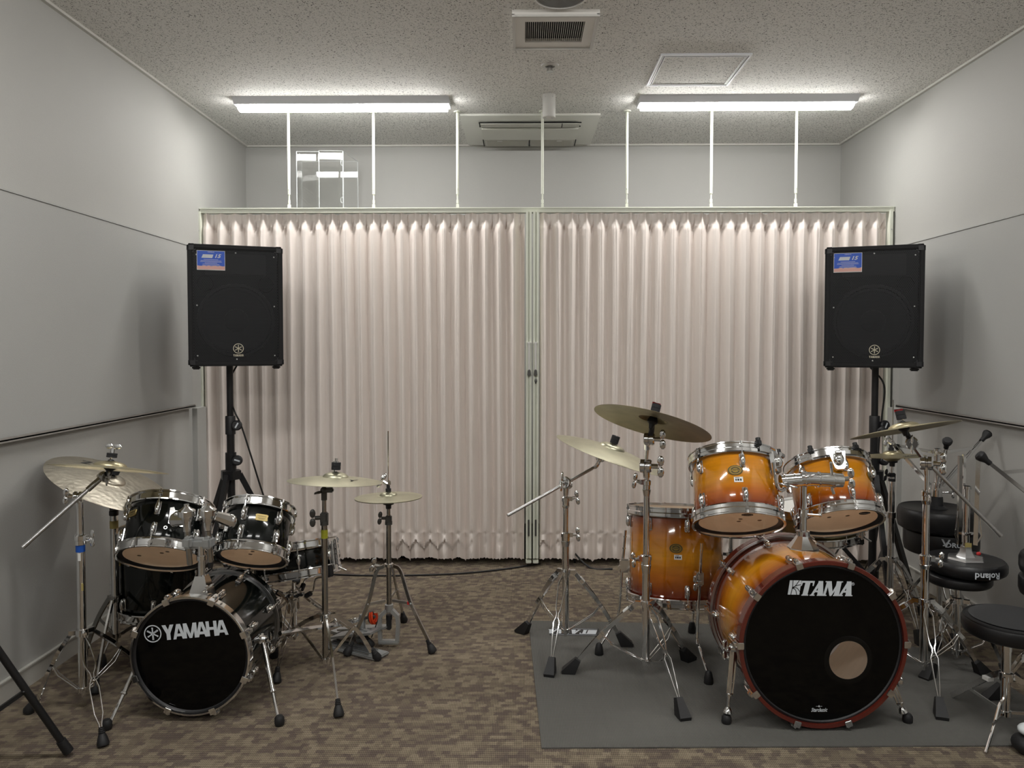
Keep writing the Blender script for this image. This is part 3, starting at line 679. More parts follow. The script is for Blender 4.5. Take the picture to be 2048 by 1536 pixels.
def speaker_stand(px, Y, zt, label, knobs, cam_side):
    x = P(px, 900, Y).x; c = V((x, Y, 0)); t = thing('speaker_stand', label, 'speaker stand', c)
    zA = P(px, 850, Y).z+.0; zh = P(px, 945, Y).z
    b = B(); b.tube(c+V((0, 0, zA)), c+V((0, 0, zt)), .0175, seg=18); part('upper_pole', b, BLACKPAINT, t)
    b = B(); b.tube(c+V((0, 0, .10)), c+V((0, 0, zA)), .0205, seg=18); part('lower_pole', b, BLACKPAINT, t)
    b = B(); b.lathe([(.020, -.05), (.027, -.05), (.027, .045), (.025, .05), (.018, .05)], T(c+V((0, 0, zA))), 24); k = part('collar', b, PLASTIC, t)
    for z in (zA, zh+.07):
        b = B(); dx = V((.96, -.28, 0)); b.tube(c+V((0, 0, z)), c+dx*.05+V((0, 0, z)), .008)
        m = frame(c+dx*.045+V((0, -.008, z)), V((.25, -.95, .1))); b.lathe([(0, -.012), (.026, -.012), (.028, -.004), (.028, .010), (.022, .016), (0, .016)], m, 20); q = part('knob', b, PLASTIC, t)
        b = B(); b.box((0, 0, .0165), (.030, .008, .0006), m @ RZ(40 if z > zA-.01 else -40)); part('knob_print', b, WHITEINK, q)
    b = B(); b.lathe([(.021, zh+.015), (.029, zh+.015), (.029, zh+.11), (.021, zh+.11)], T(c), 24); part('sleeve', b, BLACKPAINT, t)
    b = B(); b.lathe([(.021, zh-.035), (.056, zh-.035), (.056, zh+.012), (.021, zh+.018)], T(c), 6); part('hub', b, BLACKPAINT, t)
    b = B(); b.lathe([(.021, .09), (.034, .09), (.034, .13), (.021, .13)], T(c), 12); part('lower_hub', b, BLACKPAINT, t)
    for a in (-95, 22, 148) if cam_side > 0 else (-100, 32, 160):
        d = V((math.cos(math.radians(a)), math.sin(math.radians(a)), 0)); s = V((-d.y, d.x, 0)); R_ = .34
        b = B(); b.strip([c+d*.045+V((0, 0, zh-.01)), c+d*R_+V((0, 0, .03))], s, .030, .024); l = part('leg', b, BLACKPAINT, t)
        b = B(); b.ball(c+d*R_+V((0, 0, .020)), (.024, .024, .020)); part('rubber_foot', b, RUBBER, l)
        pm = (c+d*.045+V((0, 0, zh-.01))).lerp(c+d*R_+V((0, 0, .03)), .55)
        b = B(); b.strip([c+d*.03+V((0, 0, .11)), pm], s, .022, .006); part('brace', b, BLACKPAINT, t)
    return c
f1 = loudspeaker(472.5, 612, 4.02, 21, 'black loudspeaker on the tall stand behind the black drum kit', 0)
f2 = loudspeaker(1746.5, 614, 4.02, -19, 'black loudspeaker on the tall stand behind the sunburst drum kit', -.005)
p1 = f1 @ V((0, .17, -.314)); p2 = f2 @ V((0, .17, -.314))
s1 = speaker_stand(461.5, p1.y, p1.z, 'black tripod speaker stand rising behind the black drum kit', 0, 1)
s2 = speaker_stand(1748, p2.y, p2.z, 'black tripod speaker stand rising behind the sunburst drum kit', 0, -1)
def cable(pts, r, label, n=8):
    b = B(); b.pipe(smoothc(pts, n), r, 8); return tag(part('cable', b, CABLE, origin=pts[0]), label, 'cable')
Yp = p1.y
cable([p1+V((-.02, .06, .0)), P(457, 765, Yp+.03), P(462, 800, Yp+.03), P(470, 825, Yp-.03), P(482, 850, Yp-.02), P(500, 905, Yp), P(526, 988, Yp+.05), P(560, 1080, Yp+.1), G(600, 1142)+V((0, 0, .006)), G(660, 1150)+V((0, 0, .006)), G(760, 1153)+V((0, 0, .006)), G(900, 1150)+V((0, 0, .006)), G(1000, 1141)+V((0, 0, .006)), G(1080, 1131)+V((0, .02, .006))], .005, 'black cable hanging from the loudspeaker and running along the floor by the curtain')
Yq = p2.y
cable([p2+V((.03, .06, 0)), P(1768, 770, Yq), P(1764, 830, Yq+.02), P(1757, 900, Yq+.03), P(1756, 1000, Yq+.04), P(1752, 1080, Yq+.06), G(1745, 1150)+V((0, .1, .006))], .005, 'black cable running down the speaker stand behind the sunburst kit')
cable([G(1150, 1128)+V((0, .02, .005)), G(1150, 1122)+V((0, .05, .06)), G(1142, 1128)+V((0, .03, .09)), G(1180, 1137)+V((0, 0, .006)), G(1225, 1140)+V((0, 0, .006))], .006, 'short loop of dark cable under the curtain beside the centre posts')

# ================================================================== DRUM PARTS
def hoop_prof(R, z, up, die=False):
    """ring section; z is the head plane, up=+1 for the upper hoop"""
    g = .0022 if not die else .0050
    r = R+.006
    pr = [(r, z-.024*up), (r+.009, z-.024*up), (r+.010, z-.020*up), (r+g+.001, z-.016*up), (r+g, z+.006*up), (r+.009, z+.010*up), (r+.009, z+.014*up), (r, z+.013*up)]
    if die: pr = [(r-.001, z-.026*up), (r+.007, z-.026*up), (r+.009, z-.022*up), (r+.009, z-.010*up), (r+.006, z-.006*up), (r+.006, z+.008*up), (r+.009, z+.011*up), (r+.009, z+.015*up), (r, z+.014*up)]
    return pr
def lug_mesh(b, R, z, up, tama):
    """lug casing at angle 0 and the rod to the hoop"""
    L_ = .020 if not tama else .019
    zc = z-up*.058
    b.ball((R+.010, 0, zc), (.012, .0105 if tama else .0095, L_+.006), None, 16)
    b.box((R+.002, 0, zc), (.004, .020, .052), bev=.0018)
    b.tube((R+.013, 0, zc+up*.014), (R+.013, 0, z+up*.004), .0028, seg=8)
    b.tube((R+.013, 0, zc+up*.018), (R+.013, 0, zc+up*.026), .0055, seg=10)
    b.box((R+.013, 0, z-up*.002), (.012, .014, .014), bev=.003)
    b.tube((R+.013, 0, z+up*.004), (R+.013, 0, z+up*.016), .005, seg=6)
def drum(name, label, Pb, axis, R, L, shellmat, nl, off=0, tama=False, top='film', bottom='clear', hoopmat=None, lugs=True, xh=(0, -1, 0), off2=None):
    """drum shell from Pb along axis; local z = axis, local x faces the camera"""
    m = frame(Pb, axis, xh); t = thing(name, label, 'drum', m)
    b = B(); n = 72
    b.lathe([(R, .004), (R, L-.004), (R-.003, L), (R-.007, L-.004)], None, n); b.lathe([(R, .004), (R-.003, 0), (R-.007, .004)], None, n); part('shell', b, shellmat, t, local=True, sharp=40)
    b = B(); b.lathe([(R-.0072, .002), (R-.0072, L-.002)], None, n); part('shell_inside', b, MAPLE, t, local=True)
    b = B(); b.disc(R+.004, L+.001, None, 64); part('batter_head', b, FILM if top == 'film' else top, t, local=True)
    b = B(); b.disc(R+.004, -.001, None, 64); part('resonant_head', b, CLEAR if bottom == 'clear' else bottom, t, local=True)
    b = B(); b.lathe([(R+.0045, -.002), (R+.0045, -.006), (R-.004, -.004), (R-.012, -.0012)], None, 64); part('head_collar', b, PLASTIC, t, local=True)
    for z, up in ((L, 1), (0, -1)):
        b = B(); b.lathe(hoop_prof(R, z, up, tama), None, 72, close=True); part('hoop', b, hoopmat or CHROME, t, local=True, sharp=25)
    if lugs:
        for z, up in ((L, 1), (0, -1)):
            b = B(); lug_mesh(b, R, z, up, tama); o = part('lug', b, CHROME, t, local=True); spin_copies(o, [off+360*i/nl for i in range(nl)])
    return t
def on_shell(R, ang, z, rise=.0006):
    """matrix on the shell surface, local z outwards, local y up"""
    a = math.radians(ang)
    return RZ(ang) @ T((R+rise, 0, z)) @ M(((0, 0, 1, 0), (1, 0, 0, 0), (0, 1, 0, 0), (0, 0, 0, 1)))
def badge_y(t, R, ang, z):
    q = on_shell(R, ang, z); b = B(); b.prism([(-.024, -.010), (-.018, -.013), (.018, -.013), (.024, -.010), (.022, 0), (.024, .010), (.018, .013), (-.018, .013), (-.024, .010), (-.022, 0)], -.002, .0018, q); o = part('badge', b, GOLD, t, local=True)
    b = B()
    strip_text(b, 'YAMAHA', .0075, q @ T((0, .004, .0020)), sx=1.1); b.box((0, -.003, .0021), (.030, .0012, .0004), q); b.box((0, -.007, .0021), (.022, .0012, .0004), q); part('badge_print', b, BLACKINK, o, local=True)
def badge_t(t, R, ang, z, barcode=True, label=True):
    q = on_shell(R, ang, z); e = M.Diagonal((1.25, .9, 1, 1))
    b = B(); b.lathe([(.0, .0010), (.0215, .0010), (.022, 0)], q @ e, 36); o = part('badge', b, BADGET, t, local=True)
    b = B(); b.lathe([(.0185, .0012), (.0205, .0012), (.0205, .0016), (.0185, .0016)], q @ e, 36, close=True); strip_text(b, 'TAMA', .010, q @ T((0, .001, .0014)), shear=.2, sx=1.3)
    for s in (-1, 1): b.lathe([(.010, .0012), (.013, .0012), (.013, .0016), (.010, .0016)], q @ T((0, s*.0, 0)) @ e, 24, close=True, a0=20 if s > 0 else 200, a1=160 if s > 0 else 340)
    part('badge_print', b, BLACKINK, o, local=True)
    if barcode:
        q = on_shell(R, ang+3.0*.165/R, z-.036); b = B(); b.box((0, 0, 0), (.032, .020, .0006), q); s = part('inventory_sticker', b, PAPER, t, local=True)
        b = B()
        for i, (x, w_) in enumerate(((-.009, .005), (-.001, .007), (.008, .006))): b.box((x, -.001, .0005), (w_, .008, .0003), q)
        b.box((-.004, .007, .0005), (.016, .002, .0003), q); part('sticker_print', b, BLACKINK, s, local=True)
BADGET = mat('amber_badge', (.30, .20, .04), .3, .5)
# ------------------------------------------------------------------ cymbals
def cymbal(name, label, c, n, D, mt, bell=.062, bh=.018, rise=.020, group=None, mark=None, flip=False):
    R = D/2; m = frame(c, n, (0, -1, 0)); t = thing(name, label, 'cymbal', m, group)
    pr = [(.006, rise+bh)]
    for i in range(1, 7): a = i/6*PI/2; pr.append((.006+(bell*.93-.006)*math.sin(a), rise-.002+(bh+.002)*math.cos(a)))
    pr.append((bell*1.02, rise-.0015)); pr.append((bell*1.10, rise-.0030))
    for i in range(1, 13): q = i/12; pr.append((bell*1.10+(R-bell*1.10)*q, (rise-.0030)*(1-q**1.5)))
    th = .0012; bot = [(r, z-th) for r, z in reversed(pr)]
    s = -1 if flip else 1
    off = rise*0.5
    full = [(r, s*(z-off)) for r, z in pr+bot]
    b = B(); b.lathe(full, None, 72, close=True); part('cymbal_body', b, mt, t, local=True, sharp=50)
    if mark:
        for txt, size, ang, rr, rot in mark:
            q0 = (rr-bell*1.10)/(R-bell*1.10); z = s*((rise-.0030)*(1-q0**1.5)-off)+.0004
            me = fontmesh(txt, size, shear=.35, offset=size*.012, sx=1.25)
            b = B(); b.mesh(me, RZ(ang) @ T((rr, 0, z+.0012)) @ RZ(rot)); part('ink_mark', b, BLACKINK, t, local=True)
    return t
def wing(b, c, d, up, s=1.0):
    """wing nut: hub along d, wings along up"""
    d = V(d).normalized(); up = V(up).normalized(); c = V(c)
    b.tube(c, c+d*.016*s, .0065*s, seg=10)
    m = frame(c+d*.018*s, d, up)
    for q in (-1, 1): b.ball((q*.014*s, 0, .004*s), (.014*s, .0035*s, .009*s), m, 10)
    return b
# ------------------------------------------------------------------ stands
SEP_T = [(0, .006), (.06, .006), (.12, .017), (.44, .011), (.50, .004), (.54, .004), (.60, .0125), (.86, .0065), (.97, .003), (1, .003)]
SEP_Y = [(0, .004), (.05, .005), (.12, .012), (.30, .018), (.38, .016), (.46, .004), (.50, .004), (.58, .015), (.85, .013), (.95, .004), (1, .003)]
def interp(k, t):
    for (a, x), (b_, y) in zip(k, k[1:]):
        if t <= b_: return x+(y-x)*(t-a)/(b_-a)
    return k[-1][1]
def foot_wedge(b, p, d, L=.062):
    """rubber foot: p on the floor, d horizontal outward"""
    s = V((-d.y, d.x, 0)); vs = []
    for (u, z, w_) in ((-.052, .052, .013), (-.030, .064, .012)): vs += [p+d*u+V((0, 0, z))-s*w_, p+d*u+V((0, 0, z))+s*w_]
    for (u, z, w_) in ((-.030, 0, .020), (.024, 0, .021)): vs += [p+d*u+V((0, 0, z))-s*w_, p+d*u+V((0, 0, z))+s*w_]
    for (u, z, w_) in ((-.030, .012, .021), (.026, .012, .022)): vs += [p+d*u+V((0, 0, z))-s*w_, p+d*u+V((0, 0, z))+s*w_]
    t = bmesh.new(); [t.verts.new(v) for v in vs]; bmesh.ops.convex_hull(t, input=t.verts[:]); 
    t.verts.index_update(); q = B(); q.bm.free(); q.bm = t
    vs2 = [v.co.copy() for v in t.verts]; fs2 = [[v.index for v in f.verts] for f in t.faces]; b.raw(vs2, fs2); t.free()
def foot_boot(b, p, d):
    tilt = (d*(-.55)+V((0, 0, 1))).normalized(); m = frame(p+V((0, 0, .001)), tilt, d)
    pr = [(0, .003), (.017, .003), (.020, .012), (.016, .030), (.0125, .040)]
    for i in range(4): pr += [(.0125-i*.0008, .041+i*.006), (.0098-i*.0006, .0435+i*.006), (.0118-i*.0008, .046+i*.006)]
    pr += [(.0, .066)]
    b.lathe(pr, m, 18)
def tripod(t, c, hz, bz, feet, style='double', metal=None, foot='wedge', sep=None, hubr=.022, bulge=.012, brace_t=.56, hubmat=None, w=.016, labels=True, feetmat=None, nofeet=False, tagleg=()):
    metal = metal or CHROME
    hc = V((c.x, c.y, hz))
    b = B(); b.lathe([(.013, hz-.014), (hubr, hz-.012), (hubr, hz+.012), (.013, hz+.014)], T((c.x, c.y, 0)), 20)
    for f in feet:
        d = (f-c); d.z = 0; d.normalize(); s = V((-d.y, d.x, 0)); b.box((0, 0, 0), (.028, .016, .016), frame(hc+d*.030, (0, 0, 1), d))
    part('leg_hub', b, hubmat or metal, t)
    b = B(); b.lathe([(.011, bz-.012), (.019, bz-.010), (.019, bz+.008), (.011, bz+.012)], T((c.x, c.y, 0)), 16); b.tube((c.x, c.y, bz-.028), (c.x, c.y, bz), .007, seg=8)
    part('brace_hub', b, metal, t)
    for fi, f in enumerate(feet):
        d = (f-c); d.z = 0; dist = d.length; d.normalize(); s = V((-d.y, d.x, 0))
        fz = .045 if not nofeet else .006
        fz0 = f.z
        end = V((f.x, f.y, fz+fz0))-d*(.036 if not nofeet else .0); st = hc+d*.036
        N = 20
        path = []
        for i in range(N+1):
            q = i/N; p = st.lerp(end, q); p = p+(d*.6+V((0, 0, .8)))*bulge*math.sin(PI*q)*(1.0); path.append(p)
        b = B()
        if style == 'double':
            kk = sep or SEP_T
            for sg in (-1, 1): b.strip([p+s*sg*interp(kk, i/N) for i, p in enumerate(path)], s, w, .0026)
        else:
            b.strip(path, s, w+.002, .0075)
        lg = part('leg', b, metal, t)
        if not nofeet:
            b = B(); (foot_wedge if foot == 'wedge' else foot_boot)(b, f, d); part('rubber_foot', b, feetmat or RUBBER, lg)
        if fi in tagleg:
            tt = path[3]; tg = (path[4]-path[3]).normalized(); mm = frame(tt, s, tg)
            b = B(); b.box((0, 0, .0), (.026, w+.006, .022), mm); part('sticker', b, PAPER, lg)
        mid = path[int(N*brace_t)]
        bs = V((c.x, c.y, bz))+d*.016
        b = B()
        if style == 'double':
            km = bs.lerp(mid, .78)+V((0, 0, -.018))
            for sg in (-1, 1): b.pipe([bs+s*sg*.006, km+s*sg*.010, mid+s*sg*.004-V((0, 0, .004))], .0028, 6)
        else: b.strip([bs, mid], s, .013, .004)
        b.ball(mid, (.005, .005, .005), None, 8)
        part('brace', b, metal, t)
def pole(t, c, segs, metal=None, name='pole_tube'):
    for z0, z1, r in segs:
        b = B(); b.tube((c.x, c.y, z0), (c.x, c.y, z1), r, seg=18); part(name, b, metal or CHROME, t)
def collar(t, c, z, r, wd=(1, 0, 0), metal=None, taper=0, wmetal=None):
    b = B(); pr = [(r-.004, -.022), (r+.0045, -.020), (r+.0045, -.004), (r+.0075, -.002), (r+.0075, .014), (r+.003, .018), (r-.004, .018)]
    if taper: pr = [(r, -taper), (r+.006, -.022)]+pr[1:]
    b.lathe(pr, T((c.x, c.y, z)), 20); w_ = V(wd).normalized(); b.box((0, 0, 0), (.020, .016, .020), frame(V((c.x, c.y, z+.006))+w_*(r+.010), (0, 0, 1), w_)); part('collar', b, metal or CHROME, t)
    b = B(); wing(b, V((c.x, c.y, z+.006))+w_*(r+.016), w_, (0, 0, 1), 1.15); part('wing_nut', b, wmetal or metal or CHROME, t)
def tilter(t, p, up, metal=None, wd=(1, -.3, 0), s=1.0):
    """ratchet joint at p: two toothed discs with wing nut"""
    w_ = V(wd).normalized(); b = B()
    m = frame(p-w_*.016*s, w_, up); b.lathe([(0, 0), (.017*s, 0), (.019*s, .003), (.019*s, .013*s), (.014*s, .015*s), (.014*s, .017*s), (.019*s, .019*s), (.019*s, .028*s), (.016*s, .032*s), (0, .032*s)], m, 20)
    part('tilter', b, metal or CHROME, t); b = B(); wing(b, p+w_*.016*s, w_, up, 1.1*s); part('wing_nut', b, metal or CHROME, t)
def cym_post(t, base, c, n, felt_h=.030, red=False, top='felt', lowfelt=.014, metal=None, rod=.018):
    """threaded rod through the cymbal with felts and a top nut"""
    n = V(n); b = B(); b.tube(base, c+n*(.02+felt_h+rod), .0038, seg=8); part('cymbal_rod', b, metal or CHROME, t)
    b = B(); b.lathe([(.004, .037), (.018, .037), (.0185, .040), (.0185, .037+felt_h*.5-.001), (.0165, .037+felt_h*.5), (.0185, .037+felt_h*.5+.001), (.0185, .037+felt_h), (.004, .037+felt_h)], frame(c, n), 20); part('upper_felt', b, FELT, t)
    b = B(); b.lathe([(.004, -.030), (.008, -.030), (.012, -.012), (.021, -.004), (.021, .004), (.010, .028), (.004, .030)], frame(c, n), 20); part('lower_felt', b, PLASTIC, t)
    if top == 'wing': b = B(); wing(b, c+n*(.037+felt_h), n, (1, 0, .2), 1.15); part('wing_nut', b, metal or CHROME, t)
    elif top == 'nut': b = B(); b.tube(c+n*(.037+felt_h), c+n*(.037+felt_h+.005), .012, seg=14); b.tube(c+n*(.037+felt_h+.005), c+n*(.037+felt_h+.017), .0065, seg=10); part('top_nut', b, metal or CHROME, t)
    if red: b = B(); b.lathe([(.010, 0), (.0195, 0), (.0195, .012), (.010, .012)], frame(c+n*(.037+felt_h-.003), n), 16, close=False, a0=120, a1=240); part('red_tab', b, REDP, t)
def tape(t, c, z0, z1, r, mt, name='tape'):
    b = B(); b.lathe([(r, z0), (r+.0009, z0), (r+.0009, z1), (r, z1)], T((c.x, c.y, 0)), 20, close=True); part(name, b, mt, t)

# ================================================================== BLACK KIT
YH = 'of the black drum kit'
# --- bass drum
def bass_drum(name, label, cf, cr, R, shellmat, hoopmat, n, off, inlay, hw=.036, ht=.014, front=HEADB, hole=None, frontmat=None):
    ax = (cf-cr).normalized(); L = (cf-cr).length; m = frame(cr, ax, (1, 0, 0))   # local z towards the viewer, x right
    # make local y up
    t = thing(name, label, 'drum', m); seg = 96
    b = B(); b.lathe([(R-.006, hw*.75), (R, hw*.75+.002), (R, L-hw*.75-.002), (R-.006, L-hw*.75)], None, seg); part('shell', b, shellmat, t, local=True)
    b = B(); b.lathe([(R-.007, hw*.7), (R-.007, L-hw*.7)], None, seg); part('shell_inside', b, MAPLE, t, local=True)
    Ro = R+.004+ht
    for z0, z1, zf in ((0, hw, 0), (L-hw, L, L)):
        b = B(); b.lathe([(R+.003, z0), (Ro-.002, z0), (Ro, z0+.003), (Ro, z1-.003), (Ro-.002, z1), (R+.003, z1)], None, seg, close=True); hp = part('hoop', b, (frontmat or hoopmat) if z0 else hoopmat, t, local=True, sharp=30)
        if inlay and z0 == 0: b = B(); b.lathe([(Ro-.010, hw), (Ro-.001, hw), (Ro-.001, hw+.004), (Ro-.010, hw+.004)], None, seg, close=True); part('hoop_inlay', b, STEEL, hp, local=True)
    zh = L-.012; 
    b = B()
    if hole:
        hx, hy, hr = hole; N = 96
        # ring grid from hole circle to the outer circle
        vs = []; fs = []; K = 6
        for k in range(K+1):
            q = k/K
            for i in range(N):
                a = 2*PI*i/N; ox, oy = (R+.002)*math.cos(a), (R+.002)*math.sin(a); ix, iy = hx+hr*math.cos(a), hy+hr*math.sin(a); vs.append((ix+(ox-ix)*q, iy+(oy-iy)*q, zh))
        for k in range(K):
            for i in range(N): j = (i+1) % N; fs.append((k*N+i, k*N+j, (k+1)*N+j, (k+1)*N+i))
        b.raw(vs, fs)
    else: b.disc(R+.002, zh, None, seg)
    hd = part('front_head', b, front, t, local=True)
    if hole:
        b = B(); b.lathe([(hr, zh-.001), (hr, zh+.0014), (hr+.010, zh+.0014), (hr+.018, zh+.0003)], T((hx, hy, 0)), 48); part('port_ring', b, mat('gloss_black_ring', (.004, .004, .004), .12, spec=.3), hd, local=True)
    b = B(); b.lathe([(R+.0025, zh+.002), (R-.004, zh+.004), (R-.008, zh+.0005)], None, seg); part('head_collar', b, PLASTIC, t, local=True)
    b = B(); b.disc(R+.002, .012, None, seg); part('batter_head', b, FILM, t, local=True)
    # claws
    def claw(zo, d):
        b = B(); b.box((Ro+.004, 0, zo+d*(-.016)), (.006, .024, .040), bev=.0015); b.box((Ro-.005, 0, zo+d*.003), (.022, .024, .006), bev=.0015); b.box((Ro+.009, 0, zo-d*.026), (.016, .016, .018), bev=.003)
        b.tube((Ro+.010, 0, zo-d*.020), (Ro+.010, 0, zo-d*.085), .0032, seg=8); b.tube((Ro+.010, 0, zo-d*.006), (Ro+.010, 0, zo-d*.018), .0055, seg=8)
        return b
    for zo, d in ((L, 1), (0, -1)):
        o = part('claw_hook', claw(zo, d), CHROME, t, local=True); spin_copies(o, [off+360*i/n for i in range(n)])
        b = B(); zc = zo-d*.092; b.ball((R+.012, 0, zc), (.013, .011, .026), None, 14); b.box((R+.002, 0, zc), (.005, .022, .05), bev=.002)
        o = part('lug', b, CHROME, t, local=True); spin_copies(o, [off+360*i/n for i in range(n)])
    return t, m, L, R, Ro
cf = P(379, 1317, 2.703); cr = P(459, 1240, 3.075); cf.z = cr.z = .238
KICK1, km1, L1, R1, Ro1 = bass_drum('bass_drum', 'black bass drum with silver front rim and white tuning-fork logo', cf, cr, .207, LACQ, LACQ, 8, 22.5, True, ht=.0065, frontmat=CHROME)
def at_head(m, L, px, py):
    """local x, y on the front head under a pixel"""
    mi = m.inverted(); o = mi @ C0; d = mi.to_3x3() @ ray(px, py); k = (L-.0115-o.z)/d.z; q = o+d*k; return q.x, q.y
x, y = at_head(km1, L1, 390, 1260); x0, y0 = at_head(km1, L1, 305.5, 1267.5); sc = 2.703/F
b = B(); letters(b, 'YAMAHA', GOTH, {'Y': .80, 'A': .82, 'M': .90, 'H': .72}, 31*sc, -.10, T((x, y, L1-.0115)) @ RZ(5.5)); part('logo_letters', b, WHITEINK, KICK1, local=True); b = B(); forks(b, 18*sc, T((x0, y0, L1-.0115)) @ RZ(5)); part('logo_emblem', b, WHITEINK, KICK1, local=True)
def spur(t, top, foot, c, metal=CHROME, style='y'):
    top, foot = V(top), V(foot); d = (foot-top); L = d.length; d.normalize(); e = foot-d*.0
    b = B(); b.tube(top-d*.02, top+d*L*.62, .0085, seg=12); b.tube(top+d*L*.58, foot-d*.02, .006, seg=10); b.lathe([(.008, 0), (.012, .002), (.012, .008), (.008, .010)], frame(top+d*L*.60, d), 14)
    if style == 't':
        s = V((1, 0, 0)); b.strip([top+s*.007, top+d*L*.6+s*.006], V((0, 1, 0)), .012, .010); b.strip([top-s*.009, top+d*L*.6-s*.006], V((0, 1, 0)), .012, .010)
        b.lathe([(.005, 0), (.016, .010), (.012, .022), (.006, .03)], frame(foot-d*.028, -d), 16)
    o = part('spur', b, metal, t)
    b = B(); m = frame(foot, -d); b.lathe([(0, -.002), (.015, 0), (.018, .010), (.017, .026), (.011, .034), (0, .034)], T((foot.x, foot.y, .002)), 18); part('rubber_foot', b, RUBBER, o)
    b = B(); cc = V(c); m = frame(top, (top-cc)*V((1, 0, 1))+V((0, 0, 0))); b.lathe([(0, -.030), (.020, -.030), (.018, -.004), (.014, .014), (0, .016)], m, 18); b.ball(top, .015); wing(b, top+(top-cc).normalized()*.012, V(((top-cc).x, -.2, 0)), (0, 0, 1), 1.4); part('spur_bracket', b, CHROME, t)
mid = cr.lerp(cf, .62)
spur(KICK1, mid+V((.214, 0, .010)), G(559, 1451, .0), mid); spur(KICK1, mid+V((-.214, 0, .010)), G(214, 1459, .0), mid)
# tom holder on the bass drum: base, post, twin receivers, two L-arm balls
Yt = 2.77
hp = thing('tom_holder', 'chrome double tom holder standing on the black bass drum', 'tom holder', P(404, 1195, Yt))
def C_(px, py, y=None): return P(px, py, Yt if y is None else y)
b = B(); base = C_(404, 1190); base.z = .238+.207; ztop = C_(404, 1150).z
b.raw([base+V((sx*.040, sy*.038, -.010)) for sx, sy in ((-1, -1), (1, -1), (1, 1), (-1, 1))]+[base+V((sx*.034, sy*.032, .008)) for sx, sy in ((-1, -1), (1, -1), (1, 1), (-1, 1))]+[V((base.x+sx*.018, base.y+sy*.018, ztop)) for sx, sy in ((-1, -1), (1, -1), (1, 1), (-1, 1))],
      [(0, 3, 2, 1), (8, 9, 10, 11)]+[(k*4+i, k*4+(i+1) % 4, k*4+4+(i+1) % 4, k*4+4+i) for k in (0, 1) for i in range(4)])
part('base_plate', b, CHROME, hp); b = B(); wing(b, V((base.x+.03, base.y-.03, base.z+.035)), (.5, -1, 0), (1, 0, .6)); part('wing_nut', b, CHROME, hp)
px_, zt_ = base, C_(404, 1088).z
b = B(); b.tube(V((px_.x, px_.y, ztop-.01)), V((px_.x, px_.y, zt_)), .0125, seg=18); b.lathe([(.013, 0), (.017, .001), (.017, .017), (.013, .018)], T((px_.x, px_.y, C_(404, 1120).z)), 18); part('post', b, CHROME, hp)
b = B(); bc = C_(400, 1086); b.box(bc, (.085, .04, .038), bev=.010); b.box(bc+V((-.036, -.012, .006)), (.034, .05, .042), bev=.008); b.box(bc+V((.036, -.012, .006)), (.034, .05, .042), bev=.008); part('clamp_block', b, CAST, hp)
for (xt, yt), (xb_, yb_), tx in (((376, 1020), (380, 1128), -1), ((418, 1018), (421, 1122), 1)):
    a, d = C_(xt, yt), C_(xb_, yb_); d.x = a.x+.002; d.y = a.y-.012
    b = B(); b.tube(C_(xb_, yb_), V((a.x, a.y-.01, C_(xt, 1060).z)), .0105, seg=16); b.tube(C_(xb_, yb_)-V((0, 0, .004)), C_(xb_, yb_), .0085, seg=12); o = part('tom_arm', b, DCHROME, hp)
    b = B(); m = T((a.x, a.y-.012, a.z)); b.lathe([(.0, -.075), (.013, -.075), (.014, -.045), (.017, -.040), (.019, -.022), (.030, -.020), (.031, .000), (.028, .004), (.018, .008), (.009, .016), (.009, .024), (0, .025)], m, 22); part('ball_housing', b, CHROME, o)
for (p_, q_) in (((372, 1040), (350, 1040)), ((432, 1032), (462, 1042))):
    a, d = C_(*p_), C_(*q_, Yt+.02); b = B(); b.tube(a, d, .018, .024, 8); b.ball(d, (.022, .020, .026)); part('tom_bracket_arm', b, CHROME, hp)
# toms
c1 = P(323, 1113, 2.975); a1 = aim(c1, 5.5, -17)
TOM1 = drum('rack_tom', 'larger black rack tom with gold badge and clear bottom head', c1, a1, .152, .200, LACQ, 6, 9)
c2 = P(503, 1113, 2.975); a2 = aim(c2, 6.5, -16)
TOM2 = drum('rack_tom', 'smaller black rack tom with gold badge beside the centre holder', c2, a2, .127, .189, LACQ, 6, -6)
badge_y(TOM1, .152, -34, .135); badge_y(TOM2, .127, 24, .118)
def tom_bracket(t, R, ang, z):
    q = on_shell(R, ang, z); b = B(); b.prism([(-.028, -.032), (.026, -.036), (.034, .030), (.012, .036), (.006, .024), (-.012, .024), (-.018, .036), (-.032, .030)], -.002, .012, q); b.ball((0, 0, .014), (.020, .022, .016), q); part('mount_bracket', b, CHROME, t, local=True)
    b = B(); b.lathe([(.004, .0), (.007, .001), (.007, .003), (.004, .003)], on_shell(R, ang-12, z-.045), 14, close=True); part('air_vent', b, STEEL, t, local=True)
tom_bracket(TOM1, .152, 36, .11); tom_bracket(TOM2, .127, -48, .10)
def dots(t, R, pts):
    for a, r in pts:
        b = B(); x, y = r*math.cos(math.radians(a)), r*math.sin(math.radians(a)); b.disc(.008, -.0018, T((x, y, 0)), 14); part('head_mark', b, mat('grey_mark', (.20, .15, .11), .7), t, local=True)
dots(TOM1, .15, ((40, .075), (25, .05), (-70, .08))); dots(TOM2, .125, ((10, .035), (20, .075)))
